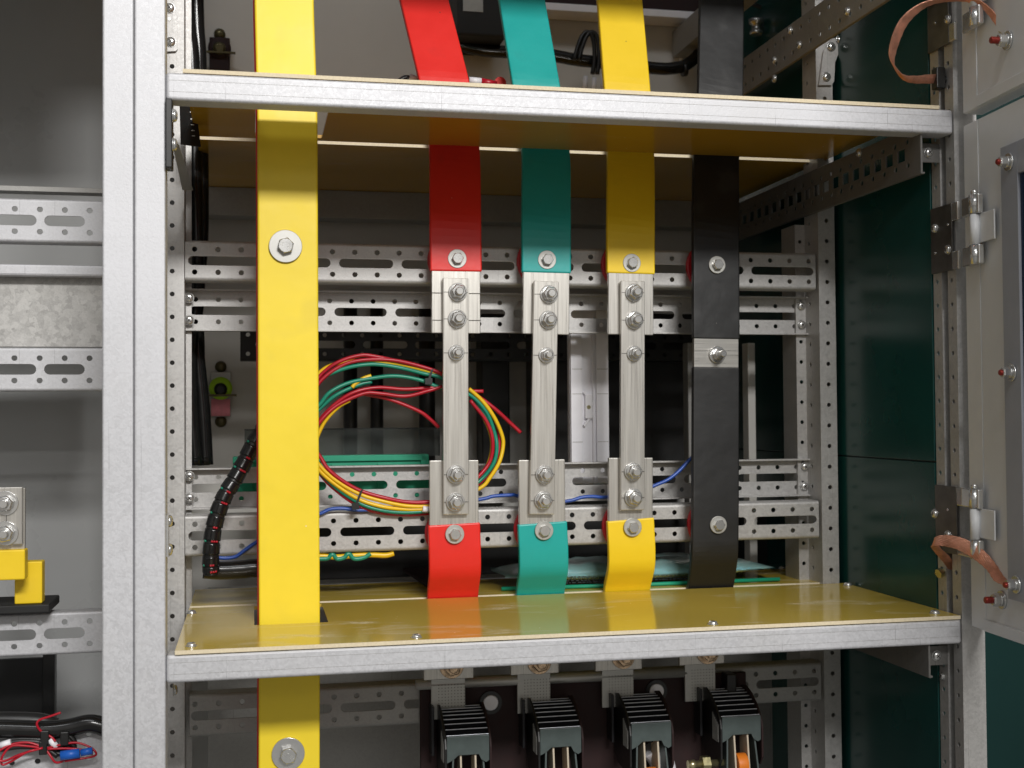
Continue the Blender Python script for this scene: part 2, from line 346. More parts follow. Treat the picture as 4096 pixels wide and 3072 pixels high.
# ================================================================== FRAME
def frame_profile(x0, x1, y0, y1, z0, z1): return MB().box(x0, x1, y0, y1, z0, z1)
def front_post(x0, x1, label):
    t = thing('frame_post', label, 'post', ((x0 + x1) / 2, 12, -400), 'tall posts of the cabinet frame')
    obj('post_body', MB().box(x0, x1, 0, 27, -400, 900), 'galv', t, 1.8, 3)
    obj('post_lip', MB().box(x0 + 1.2, x1 - 1.2, 27.4, 40, -400, 900), 'galv', t, .6)
    return t
pl = front_post(-54.0, -27.4, 'plain galvanised front post left of the seam, bordering the bay with the small busbar')
pr = front_post(-26.8, 0.0, 'plain galvanised front post right of the seam, holding the left ends of both shelf rails')
# screws seen edge-on on the inner side of the post
for y in (1185, 1430): pan_screw(pr, atX(tile(0, 2, 1450, y), .4), 5.6, (1, 0, 0))
obj('hinge_plate', MB().box(.2, 2.2, 5, 14, atX(tile(0, 2, 1440, 1500), 1).z, atX(tile(0, 2, 1440, 1140), 1).z), 'zinc', pr)
pan_screw(pr, atX(tile(0, 3, 1495, 985), 1.5), 5.2, (1, 0, 0))

# front right post: front face, inner side face with two strips of holes and a groove between
t = thing('frame_post', 'galvanised front post at the right carrying the door hinges, perforated on its inner side', 'post', (793, 12, -400), 'tall posts of the cabinet frame')
b = MB(); b.box(780.4, 806, 0, 2, -400, 900); b.box(804, 806, 2, 42, -400, 900)
zs = [345.86 + 25 * k for k in range(-26, 22)]
b.perf(rect(2, 16, -400, 900), [circ(9, z, 2.4) for z in zs], 2, lambda u, v, d: (780.4 + d, u, v))
b.box(782.4, 790, 14, 16, -400, 900)
b.perf(rect(16, 26, -400, 900), [circ(21, z + 1, 2.7) for z in zs], 2, lambda u, v, d: (788 + d, u, v))
b.box(779.6, 788, 26, 28, -400, 900)
b.perf(rect(28.0, 42, -400, 900), [circ(35.0, z + 1, 2.6) for z in zs], 2, lambda u, v, d: (779.6 + d, u, v))
obj('post_body', b, 'galv_rail', t, .5)
post_fr = t

def rear_post(X0, X1, xh, zref, label, side, mat='galv_rail'):
    t = thing('frame_post', label, 'post', ((X0 + X1) / 2, 275, -400), 'tall posts of the cabinet frame')
    b = MB(); zs = [zref + 25 * k for k in range(-34, 18)]
    b.perf(rect(X0, X1, -400, 900), [circ(xh, z, 2.6) for z in zs], 2, lambda u, v, d: (u, 252 + d, v))
    xi = X1 - 2 if side > 0 else X0     # inner side wall
    b.perf(rect(254, 290, -400, 900), [circ(278, z, 2.6) for z in zs], 2, lambda u, v, d: (xi + d, u, v))
    if side < 0: b.perf(rect(X0 - 13, X0 + 2, -400, 470), [circ(X0 - 6.5, z + 4, 2.4) for z in zs if z < 460], 2, lambda u, v, d: (u, 290 + d, v)); b.box(X0 - 13, X0 - 11, 292, 330, -400, 470)
    else: b.box(X1 - 2, X1 + 6, 290, 292, -400, 900)
    xo = X0 if side > 0 else X1 - 2
    b.box(xo, xo + 2, 254, 300, -400, 900)
    obj('post_body', b, mat, t, .5); return t
post_rl = rear_post(-27, 3.0, -9.75, 470.2, 'galvanised middle post just behind the left front post, one column of round holes', 1)
post_rr = rear_post(751.0, 772.5, 762.1, 469.9, 'galvanised middle post in front of the dark green panel, one column of round holes', -1)
# curved gusset plates bolted at the top of the middle posts
def gusset(par, q, screws, Y):
    pts = [A(*tile_pt, Y) for tile_pt in q]
    g = MB(); n = len(pts); g.add(pts + [p + V((0, 2, 0)) for p in pts], [tuple(range(n)), tuple(n + i for i in reversed(range(n)))] + [(i, (i + 1) % n, n + (i + 1) % n, n + i) for i in range(n)])
    obj('gusset_plate', g, 'galv_rail', par)
    for s in screws: pan_screw(par, A(*s, Y), 5.2)
gusset(post_rr, [(3, 0, 440, 735), (3, 0, 550, 735), (3, 0, 572, 700), (3, 0, 580, 540), (3, 0, 620, 430), (3, 0, 690, 320), (3, 0, 560, 330), (3, 0, 480, 440), (3, 0, 465, 560)], [(3, 0, 503, 665), (3, 0, 545, 405), (3, 0, 620, 345)], 248)
gusset(post_rl, [(0, 0, 1425, 445), (0, 0, 1520, 440), (0, 0, 1535, 420), (0, 0, 1530, 120), (0, 0, 1495, 0), (0, 0, 1440, -60)], [(0, 0, 1475, 362), (0, 0, 1465, 70)], 248)
for y in (165,): obj('rivet', MB().lathe(A(0, 0, 1463, y, 248), FR, [(0, 2.2), (.8, 2.0)], 14), 'zinc', post_rl)

# front rails
def front_rail(z, label):
    t = thing('shelf_rail', label, 'rail', (390, 12, z), 'galvanised rails carrying the shelf boards')
    obj('rail_body', MB().box(0.4, 780, 0.2, 25, z, z + 25), 'galv', t, 3.0, 4)
    s = MB()
    for dz in (7.6, 17.8): s.box(3, 776, .02, .19, z + dz, z + dz + .22)
    obj('roll_mark', s, 'galv_dark', t)
    return t
front_rail(520.3, 'upper galvanised front rail crossing above the coloured bars and the bolted links')
front_rail(0.0, 'lower galvanised front rail under the yellow-brown board with screws along its edge')
front_rail(846.0, 'galvanised top rail of the cabinet frame above the picture edge')

# perforated rails -----------------------------------------------------------------
STD = [(101 + 70.4 * k, 161.5 + 70.4 * k) for k in range(8)]
def channel(name_label, x0, x1, zc, h, Y, holes, slots, hz=12.6, sh=9.8, hr=2.8, out=False, mat='galv_rail', depth=22, group='perforated cross rails', r=4.0, cat='rail', screws=()):
    t = thing('perforated_rail', name_label, cat, ((x0 + x1) / 2, Y, zc), group)
    b = MB(); H = [circ(x, zc + hz, hr) for x in holes if x0 + 4 < x < x1 - 4] + [circ(x, zc - hz, hr) for x in holes if x0 + 4 < x < x1 - 4] + [slot(a, c, zc, sh) for a, c in slots]
    zt, zb = zc + h / 2 - r, zc - h / 2 + r
    b.perf(rect(x0, x1, zb, zt), H, 1.8, lambda u, v, d: (u, Y + d, v))
    sg = -1 if out else 1
    for z, s in ((zt, 1), (zb, -1)):
        o = [(r - r * math.cos(a), r * math.sin(a)) for a in [math.pi / 2 * i / 6 for i in range(7)]]
        ri = r - 1.8; yi = [(r - ri * math.cos(a), ri * math.sin(a)) for a in [math.pi / 2 * i / 6 for i in range(7)]]
        prof = o + [(depth, r), (depth, r - 1.8)] + yi[::-1]
        if out: prof = [(1.8 - p, q) for p, q in prof]
        b.prism([(Y + p, z + s * q) for p, q in prof], x0, x1)
    obj('rail_body', b, mat, t, .25, 1)
    for p in screws: pan_screw(t, p, 5.0)
    return t
h1 = [13.94 + 25 * k for k in range(30)]
channel('uppermost perforated rail behind the bars, joined to the red insulators under the upper bolts', 3.5, 748, 407.5, 45, 254, h1, [(7, 91)] + STD[:8] + [(664.5, 745)])
channel('perforated rail behind the coloured bars, level with the lower bolts below the bare links', 3.5, 748, 106.2, 45.5, 254, h1, [(7, 91)] + STD[:8] + [(664.5, 745)])
x2 = A(0, 1, 1690, 924, 295).x
h2 = [x2 + 25 * k for k in range(30)]
sl2 = [(x2 - 6, x2 + 78)] + [(a - 3, b - 3) for a, b in STD[:8]] + [(h2[-1] - 78, h2[-1] + 5)]
xe = A(3, 1, 340, 1100, 295).x
channel('second perforated rail from the top, set deeper behind the bare bar ends', x2 - 12, xe, 356, 47, 295, h2, sl2, out=True, depth=14, r=1.5,
        screws=[A(0, 1, 1632, 915, 284), A(0, 1, 1635, 1108, 284), A(3, 1, 285, 985, 290), A(3, 1, 290, 1150, 290)])
channel('third perforated rail from the top, set deeper behind the coil of wires', x2 - 12, xe, 155.7, 46, 295, h2, sl2, out=True, depth=14, r=1.5,
        screws=[A(0, 2, 1636, 795, 284), A(0, 2, 1638, 985, 284), A(3, 2, 318, 715, 290), A(3, 2, 312, 885, 290)])
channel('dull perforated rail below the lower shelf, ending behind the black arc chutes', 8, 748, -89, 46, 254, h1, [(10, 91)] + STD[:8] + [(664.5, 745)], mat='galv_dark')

# side rails -----------------------------------------------------------------------
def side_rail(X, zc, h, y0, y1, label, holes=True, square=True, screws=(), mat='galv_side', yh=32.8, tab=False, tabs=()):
    t = thing('side_rail', label, 'rail', (X, (y0 + y1) / 2, zc), 'perforated side rails running into the cabinet')
    b = MB(); H = []
    if holes:
        ys = [yh + 25 * k for k in range(-4, 26)]
        H = [circ(y, zc + 12.5, 2.8) for y in ys if y0 + 5 < y < y1 - 5] + [circ(y - 26.5, zc - 12.5, 2.8) for y in ys if y0 + 5 < y - 26.5 < y1 - 5]
        if square: H += [rect(y - 20, y - 5.5, zc - 6.5, zc + 6.5) for y in ys if y0 + 8 < y - 20 and y - 5.5 < y1 - 8]
    b.perf(rect(y0, y1, zc - h / 2, zc + h / 2), H, 2, lambda u, v, d: (X + d, u, v))
    b.box(X + 2, X + 4.6, y0, y1, zc + h / 2 - 2, zc + h / 2); b.box(X + 2, X + 4.6, y0, y1, zc - h / 2, zc - h / 2 + 2)
    if tab: b.box(X + 2.1, X + 33.3, 25.2, 27, zc - 10, zc + 10)
    obj('rail_body', b, mat, t, .4, 1)
    for p in tabs: pan_screw(t, V((X + 20, 25.1, zc)), 4.8)
    for p in screws: pan_screw(t, atX(p, X), 4.5, (-1, 0, 0))
    return t
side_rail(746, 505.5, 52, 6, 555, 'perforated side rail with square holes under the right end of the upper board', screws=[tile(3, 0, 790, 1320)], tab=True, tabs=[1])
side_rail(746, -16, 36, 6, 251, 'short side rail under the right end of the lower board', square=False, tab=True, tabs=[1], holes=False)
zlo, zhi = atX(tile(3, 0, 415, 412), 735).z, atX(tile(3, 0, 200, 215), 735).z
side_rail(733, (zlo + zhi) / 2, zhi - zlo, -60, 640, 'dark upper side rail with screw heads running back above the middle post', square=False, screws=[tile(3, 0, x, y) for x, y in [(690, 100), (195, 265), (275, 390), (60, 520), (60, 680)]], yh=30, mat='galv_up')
q = [A(0, 0, 1490, 1250, 50), A(0, 0, 1545, 1245, 50), A(0, 0, 1668, 1640, 215), A(0, 0, 1575, 1640, 215)]
tag(obj('brace_bar', MB().slab(q, (0, 3, 0)), 'galv_dark', None, .5), 'narrow dull brace slanting back under the left end of upper board', 'brace')

# ================================================================== SHELF BOARDS
def shelf(z, y0, y1, x0, x1, holes, label, mat='board', screws=(), t=3.6):
    o = thing('shelf_board', label, 'board', ((x0 + x1) / 2, y0, z), 'insulating boards of the two shelves')
    b = MB(); b.perf(rect(x0, x1, y0, y1), holes, t - .06, lambda u, v, d: (u, v, z + d)); obj('board_sheet', b, mat, o)
    e = MB(); e.box(x0, x1, y0 - .5, y0 - .02, z, z + t - .05); obj('cut_edge', e, 'board_edge', o)
    for p in screws: pan_screw(o, p, 4.6, (0, 0, 1))
    return o
ZL, ZU = 25.3, 545.6
shelf(ZL, -1.0, 250, 8, 778, [rect(77, 150, 119, 243)], 'dusty front board of the lower shelf with a slot round the wide yellow bar',
      screws=[atZ(tile(0, 3, x, y), ZL + 3.6) for x, y in [(1655, 325), (1655, 608)]] + [atZ(tile(1, 3, 1385, 535), ZL + 3.6), atZ(tile(2, 3, 1735, 420), ZL + 3.6), atZ(tile(3, 3, 1442, 325), ZL + 3.6), atZ(tile(3, 3, 690, 82), ZL + 3.6)])
shelf(ZL, 262, 396, 8, 768, [], 'rear yellow-brown board of the lower shelf, under the plastic bag', screws=[atZ(ov(1690, 1228), ZL + 3.6)])
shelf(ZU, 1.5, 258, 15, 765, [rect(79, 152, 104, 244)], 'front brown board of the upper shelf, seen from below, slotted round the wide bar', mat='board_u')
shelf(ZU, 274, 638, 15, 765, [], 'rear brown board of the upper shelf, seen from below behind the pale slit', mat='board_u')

# ================================================================== BUSBARS
def bar_mesh(path, w, th, side=None):
    """path: list of (centre, thickness direction); rectangle w x th swept"""
    b = MB(); n = len(path); vs = []
    for i, p in enumerate(path):
        p = V(p); tn = (V(path[min(i + 1, n - 1)]) - V(path[max(i - 1, 0)])).normalized()
        sd = V((1, 0, 0)); sd = (sd - tn * sd.dot(tn)).normalized(); nr = sd.cross(tn).normalized()
        if nr.y > 0: nr = -nr
        vs += [p - sd * w / 2, p + sd * w / 2, p + sd * w / 2 - nr * th, p - sd * w / 2 - nr * th]
    fs = [(k * 4 + i, k * 4 + (i + 1) % 4, (k + 1) * 4 + (i + 1) % 4, (k + 1) * 4 + i) for k in range(n - 1) for i in range(4)]
    fs += [(3, 2, 1, 0), tuple((n - 1) * 4 + i for i in range(4))]
    b.add(vs, fs); return b
def arcpath(pts, rad=14, n=5):
    P = [V(p) for p in pts]; o = [P[0]]
    for a, b, c in zip(P, P[1:], P[2:]):
        d1 = (a - b).normalized(); d2 = (c - b).normalized(); r = min(rad, (a - b).length * .45, (c - b).length * .45)
        s, e = b + d1 * r, b + d2 * r
        for k in range(n + 1):
            t = k / n; o.append(s * (1 - t) ** 2 + b * 2 * t * (1 - t) + e * t * t)
    o.append(P[-1]); return o
YB = 220.0
# wide yellow bar
t = thing('busbar', 'wide bright yellow busbar running the full height at the left, two big washers on it', 'busbar', (111, 130, -170), 'sleeved busbars')
cx = lambda c, r, xa, xb, y, Y: (A(c, r, xa, y, Y) + A(c, r, xb, y, Y)) / 2
big = arcpath([cx(1, 3, 22, 565, 1640, 128) - V((1, 0, 40)), cx(1, 3, 20, 560, 410, 128), cx(1, 2, 8, 552, 300, 129), cx(1, 0, 6, 538, 1050, 131), V((111.2, 132, 552)), cx(1, 0, -15, 500, 0, 150) + V((0, 0, 0)), V((110, 175, 880))], 20)
obj('sleeve', bar_mesh(big, 60.5, 9), 'yellow', t, 2.2, 3)
obj('second_bar', bar_mesh([p + V((-2.2, 30, 0)) for p in big], 59, 9), 'red', t, 2.0)
hex_bolt(t, A(1, 1, 255, 470, 129), 16.6, 8.4, 6.5, .55, wmat='zinc_dull', marks=[('8.8', 4.2, -3.6, 2.4, 1.2), ('WK', 4.2, 3.4, -2.6, -1.2)])
hex_bolt(t, A(1, 3, 278, 1535, 128), 16.4, 8.6, 8, .45, wmat='zinc', marks=[('WK', 4.2, -3.0, 2.0, .5), ('8.8', 4.2, 3.2, -2.4, -1.1)])

def insulator(p, label):
    t = thing('insulator', label, 'insulator', p, 'red ribbed insulators behind the bars'); y1 = 253.4; y0 = p.y + .6; L = y1 - y0
    b = MB(); pr = [(0, 13), (L * .10, 15), (L * .16, 18.5), (L * .26, 19), (L * .32, 16), (L * .40, 16.5), (L * .47, 21), (L * .58, 21.5), (L * .64, 18), (L * .70, 19), (L * .74, 29), (L * .78, 31), (L * .95, 31), (L, 29)]
    b.lathe((p.x, y0, p.z), (0, 1, 0), pr, 28, smooth=False); obj('insulator_body', b, 'red_ins', t, .5)
    ins = MB().lathe((p.x, y0 - .4, p.z), (0, 1, 0), [(0, 5), (.4, 5)], 12); obj('insert', ins, 'brass', t); return t

names = {'red': ('red', 'red'), 'teal': ('teal', 'green'), 'yellow_b': ('yellow_b', 'yellow'), 'black_sleeve': ('black_sleeve', 'black')}
# upper bars: top (over the shelf), slit, bolt, sleeve end, bare end ; measured edges
UP = [
 ('red', (o1 := ov(873, 0), ov(962, 0)), (ov(913, 178), ov(1011, 184)), ((1, 0, 1490, 1955), 1285), ((1, 1, 1503, 1957), 685), ((1, 1, 1507, 1955), 1220), (1, 1, 1737, 577)),
 ('teal', (ov(1079, 0), ov(1178, 0)), (ov(1107, 188), ov(1213, 194)), ((2, 0, 78, 525), 1315), ((2, 1, 79, 521), 697), ((2, 1, 78, 515), 1228), (2, 1, 300, 587)),
 ('yellow_b', (ov(1288, 0), ov(1392, 0)), (ov(1303, 196), ov(1409, 203)), ((2, 0, 812, 1255), 1345), ((2, 1, 812, 1250), 705), ((2, 1, 818, 1243), 1232), (2, 1, 1032, 614)),
]
LOWB = [
 ('red', ((1, 2, 1488, 1938), 660), ((1, 2, 1478, 1948), 1210), (1, 2, 1716, 1297), ((1, 3, 1470, 1930), 185)),
 ('teal', ((2, 2, 42, 476), 655), ((2, 2, 38, 493), 1200), (2, 2, 275, 1265), ((2, 3, 22, 468), 160)),
 ('yellow_b', ((2, 2, 820, 1240), 638), ((2, 2, 805, 1250), 1170), (2, 2, 1040, 1237), ((2, 3, 778, 1212), 130)),
]
def kneeat(ea, ya, eb, yb, f, Y):      # between two measured edges of a straight bar
    (c, r, a, b), (c2, r2, a2, b2) = ea, eb; q1 = V(tile(c, r, (a + b) / 2, ya)); q2 = V(tile(c2, r2, (a2 + b2) / 2, yb)); q = q1.lerp(q2, f); return atY((q.x, q.y), Y)
def mid(e, y, Y): c, r, a, b = e; return (A(c, r, a, y, Y) + A(c, r, b, y, Y)) / 2
word = {'red': 'red', 'teal': 'teal green', 'yellow_b': 'yellow'}
ordn = {'red': 'left', 'teal': 'middle', 'yellow_b': 'right'}
def scribe(par, p, half, n0, z=0):
    b = MB()
    for s in (-1, 1): b.box(min(p.x + s * n0, p.x + s * half), max(p.x + s * n0, p.x + s * half), p.y - .25, p.y - .05, p.z - .3, p.z + .3)
    obj('scribed_line', b, 'scribe', par)
LINKS = []
YLK = YB - 7.5
bare_up, bare_lo = {}, {}
for (k, tp, sh, sl, se, be, bo) in UP:
    top = (atY(tp[0], 310) + atY(tp[1], 310)) / 2; shp = (atY(sh[0], 264) + atY(sh[1], 264)) / 2
    slp = mid(sl[0], sl[1], 256); sep = mid(se[0], se[1], YB + .4); bep = mid(be[0], be[1], YB)
    knee = kneeat(sl[0], sl[1], se[0], se[1], .62, YB + 1.2)
    w = {'red': 58.5}.get(k, 57.5)
    t = thing('busbar', f'{word[k]} sleeved upper busbar coming down through the upper board to a bare bolted end', 'busbar', bep, 'sleeved busbars')
    far = top + (top - shp) * .8
    obj('sleeve', bar_mesh(arcpath([far, top, shp + V((0, -1, 0)), slp, knee, sep], 22), w, 8.5), k, t, 1.8, 3)
    d = (bep - sep).normalized()
    obj('bare_end', bar_mesh([sep - d * 8 + V((0, 1.4, 0)), bep + V((0, 1.4, 0))], w - 3.4, 6.2), 'alu', t, .8)
    b = hex_bolt(t, A(*bo, YB + 1.6), 10.6, 6.6, 5.5, random.uniform(0, 1))
    insulator(A(*bo, YB + 11), f'red ribbed insulator on the rail behind the {word[k]} upper bar')
    bare_up[k] = (t, bep)
for (k, be, se, bo, bot) in LOWB:
    bep = mid(be[0], be[1], YB + 1); sep = mid(se[0], se[1], YB + 1); bp = mid(bot[0], bot[1], 254)
    bend = sep * .62 + bp * .38; bend.y = YB + 2; bend2 = sep * .35 + bp * .65; bend2.y = YB + 7
    w = {'red': 58.5, 'teal': 57.0, 'yellow_b': 56.0}[k]
    t = thing('busbar', f'{word[k]} sleeved lower busbar bending back into the lower board below a bare bolted end', 'busbar', bp, 'sleeved busbars')
    obj('sleeve', bar_mesh(arcpath([sep, bend, bend2, bp, bp + (bp - bend2).normalized() * 14 + V((0, 0, -30))], 14, 6), w, 8.5), k, t, 1.8, 3)
    obj('bare_end', bar_mesh([bep + V((0, 1, 0)), sep + V((0, 1.2, -18))], w - 3.4, 6.2), 'alu', t, .8)
    hex_bolt(t, A(*bo, YB), 10.6, 6.6, 5.5, random.uniform(0, 1))
    insulator(A(*bo, YB + 11), f'red ribbed insulator on the rail behind the {word[k]} lower bar')
    bare_lo[k] = (t, bep)
# bare links
LK = [('red', ((1, 1, 1613, 1838), 742), ((1, 2, 1620, 1838), 1128), [(1, 1, 1742, 866), (1, 1, 1738, 1097), (1, 1, 1730, 1390), (1, 2, 1727, 782), (1, 2, 1722, 1020)]),
      ('teal', ((2, 1, 187, 407), 770), ((2, 2, 148, 370), 1127), [(2, 1, 318, 884), (2, 1, 312, 1106), (2, 1, 295, 1410), (2, 2, 280, 783), (2, 2, 270, 1007)]),
      ('yellow_b', ((2, 1, 940, 1150), 767), ((2, 2, 937, 1150), 1090), [(2, 1, 1052, 870), (2, 1, 1056, 1108), (2, 1, 1055, 1395), (2, 2, 1045, 757), (2, 2, 1048, 982)])]
for k, a, bb, nuts in LK:
    pa = mid(a[0], a[1], YLK); pb = mid(bb[0], bb[1], YLK + 1)
    t = thing('link_bar', f'narrow bare metal link joining the upper and lower {word[k]} bars with five nuts', 'link bar', pb, 'bare metal link bars')
    obj('link_plate', bar_mesh([pa, pb], 28.5, 6), 'alu', t, .7)
    for i, q in enumerate(nuts):
        p = A(*q, YLK - .1); small = i == 2
        stud_nut(t, p, 8.9 if small else 10.4, 6.9 if small else 8.7, random.uniform(0, 1), 13)
        sc_ = MB(); cxl = pa.x + (pb.x - pa.x) * (pa.z - p.z) / (pa.z - pb.z)
        sc_.box(cxl - 13.6, p.x - (9 if small else 10.4), YLK - .22 + .3 * 0, YLK - .02, p.z - .28, p.z + .28); sc_.box(p.x + (9 if small else 10.4), cxl + 13.6, YLK - .22, YLK - .02, p.z - .28, p.z + .28); obj('scribed_line', sc_, 'scribe', t)
for (c, r, x0, x1, y) in [(1, 1, 1520, 1605, 870), (1, 1, 1840, 1945, 875), (1, 1, 1525, 1605, 1106), (1, 1, 1840, 1945, 1108)]:
    p0, p1 = A(c, r, x0, y, YB + .6), A(c, r, x1, y, YB + .6); obj('scribed_line', MB().box(p0.x, p1.x, YB + .45, YB + .9, p0.z - .25, p0.z + .25), 'scribe', bare_up['red'][0])
# black bar in one piece with a bare window
t = thing('busbar', 'black sleeved busbar, rightmost of the row, with a bare bolted window', 'busbar', A(2, 3, 1720, 105, 252), 'sleeved busbars')
top = (atY(ov(1508, 0), 300) + atY(ov(1613, 0), 300)) / 2; shp = (atY(ov(1503, 205), 264) + atY(ov(1612, 208), 264)) / 2
slp = mid((2, 0, 1555, 1980), 1365, 256); s1 = mid((2, 1, 1562, 1978), 1270, YB + 1); s2 = mid((2, 1, 1562, 1975), 1512, YB + 1)
b1 = mid((2, 2, 1550, 1978), 1100, YB + 1); b2 = mid((2, 2, 1545, 1975), 1480, YB + 3); b3 = mid((2, 3, 1508, 1940), 105, 254)
obj('sleeve', bar_mesh(arcpath([top + (top - shp) * .8, top, shp, slp, kneeat((2, 0, 1555, 1980), 1365, (2, 1, 1562, 1978), 1270, .42, YB + 1.2), s1], 22), 57.5, 8.5), 'black_sleeve', t, 1.8, 3)
obj('sleeve', bar_mesh(arcpath([s2, b1, b2, b3, b3 + V((-4, 22, -40))], 16, 6), 57.0, 8.5), 'black_sleeve', t, 1.8, 3)
obj('bare_window', bar_mesh([s1 + V((0, 1.1, 8)), s2 + V((0, 1.1, -8))], 55, 6.4), 'alu_x', t, .7)
stud_nut(t, A(2, 1, 1772, 1405, YB + 1), 10.0, 7.0, .2, 18)
for q in ((2, 1, 1768, 630), (2, 2, 1780, 1216)): hex_bolt(t, A(*q, YB + 1.0), 10.2, 6.5, 5.5, .3)
insulator(A(2, 1, 1768, 630, YB + 11), 'red ribbed insulator on the upper rail behind the black bar')
insulator(A(2, 2, 1780, 1216, YB + 11), 'red ribbed insulator on the lower rail behind the black bar')

# ================================================================== WIRE COIL between the rails
def W1(pts, Y, r, mat, par, name):
    P = [atY((1024 + x * S, 768 + y * S), Y + random.uniform(-1.2, 1.2)) for x, y in pts]
    obj(name, MB().tube(spline(P, 7), r, 8), mat, par)
t = thing('wire_coil', 'coil of red, yellow and green wires tied in a loop beside the wide yellow bar', 'wire coil', A(1, 2, 1100, 1130, 240))
red_w = [([(480, 1720), (552, 1590), (700, 1475), (900, 1412), (1050, 1425), (1250, 1470), (1450, 1520), (1610, 1580), (1850, 1720), (1990, 1860), (2080, 2010), (2105, 2150), (2080, 2300), (2000, 2440), (1900, 2540), (1750, 2620)], 246),
 ([(480, 1790), (552, 1640), (720, 1510), (900, 1455), (1150, 1450), (1400, 1500), (1640, 1590), (1850, 1770)], 244),
 ([(470, 2200), (500, 2080), (560, 1960), (700, 1820), (850, 1730), (1050, 1690), (1300, 1705), (1610, 1688), (1850, 1718), (1965, 1722)], 242),
 ([(480, 2120), (552, 1985), (700, 1845), (930, 1742), (1080, 1742), (1290, 1765), (1480, 1720), (1610, 1680)], 240),
 ([(930, 1745), (1150, 1790), (1400, 1890), (1500, 1960), (1580, 2035)], 247),
 ([(1640, 1600), (1880, 1740), (2060, 1870), (2212, 2010), (2287, 2079)], 243),
 ([(470, 2180), (556, 2290), (620, 2390), (740, 2490), (900, 2580), (1100, 2640), (1300, 2678), (1480, 2678), (1700, 2640), (1900, 2480), (2020, 2330), (2045, 2150), (1990, 1980), (1850, 1800)], 239),
 ([(480, 2330), (560, 2440), (650, 2540), (850, 2690), (1050, 2765), (1300, 2788), (1500, 2775)], 247)]
yel_w = [([(1840, 1700), (1960, 1810), (2060, 1950), (2125, 2100), (2135, 2200), (2100, 2340), (2020, 2470), (1950, 2550), (1750, 2650), (1600, 2700), (1480, 2715), (1300, 2712), (1100, 2672), (900, 2612), (700, 2500), (555, 2370), (480, 2250)], 240),
 ([(480, 2300), (560, 2420), (720, 2552), (900, 2660), (1100, 2720), (1300, 2742), (1500, 2738)], 241),
 ([(480, 1700), (556, 1555), (700, 1483), (900, 1458), (1100, 1472), (1300, 1502), (1610, 1592), (1850, 1760), (1960, 1930), (2030, 2100), (2035, 2250), (1990, 2400)], 248),
 ([(830, 1690), (860, 1655), (930, 1610), (995, 1588)], 245),
 ([(480, 2250), (553, 2060), (620, 1950), (720, 1850), (810, 1800)], 244)]
grn_w = [([(480, 1900), (556, 1830), (640, 1730), (800, 1650), (1000, 1610), (1200, 1590), (1400, 1620), (1560, 1680), (1700, 1720), (1850, 1755), (1990, 1900), (2060, 2080), (2080, 2200), (2060, 2330), (1980, 2450), (1880, 2540)], 242),
 ([(480, 1950), (556, 1868), (700, 1750), (900, 1662), (1000, 1640)], 246),
 ([(600, 1590), (750, 1530), (900, 1497), (1050, 1490), (1250, 1520), (1450, 1570), (1610, 1610), (1850, 1770), (1970, 1910), (2040, 2080), (2060, 2230), (2000, 2400)], 245),
 ([(500, 2340), (600, 2470), (740, 2590), (900, 2690), (1050, 2742), (1250, 2768), (1500, 2758)], 243)]
for w, Y in red_w: W1(w, Y, 2.2, 'wire_red', t, 'red_wire')
for w, Y in yel_w: W1(w, Y, 2.3, 'wire_yel', t, 'yellow_wire')
for w, Y in grn_w: W1(w, Y, 2.3, 'wire_grn', t, 'green_wire')
for (c, r, xa, ya, xb, yb) in ((1, 1, 1525, 1530, 1490, 1640), (1, 2, 915, 915, 860, 1060)):
    a, b_ = A(c, r, xa, ya, 234), A(c, r, xb, yb, 234); w = V((3, 0, 1.2)); tb = MB(); tb.slab([a - w / 2, a + w / 2, b_ + w / 2, b_ - w / 2], (0, 1.2, 0)); tb.box(b_.x - 4, b_.x + 4, 231, 237, b_.z - 3, b_.z + 4); obj('cable_tie', tb, 'black', t)
obj('end_sleeve', MB().tube([A(1, 2, 1440, 1080, 238), A(1, 2, 1490, 1085, 238)], 3.6, 10), 'white', t)

# blue wire
P = [A(0, 2, x, y, 250) for x, y in [(1880, 1500), (1960, 1505), (2040, 1490), (2110, 1440), (2212, 1370)]] + [A(1, 2, x, y, 248) for x, y in [(200, 1250), (400, 1180), (560, 1118), (640, 1083), (750, 1075), (870, 1090), (1000, 1085), (1300, 1060), (1600, 1040), (1950, 995), (2050, 970), (2200, 960)]] + [A(2, 2, x, y, 249) for x, y in [(40, 965), (250, 1030), (490, 1010), (600, 980), (700, 972), (805, 978), (1050, 950), (1250, 870), (1350, 825), (1440, 755), (1560, 630), (1640, 560)]]
tag(obj('blue_wire', MB().tube(spline(P, 6), 2.1, 8), 'wire_blu'), 'long blue wire running across the perforated rails behind the bars', 'wire')

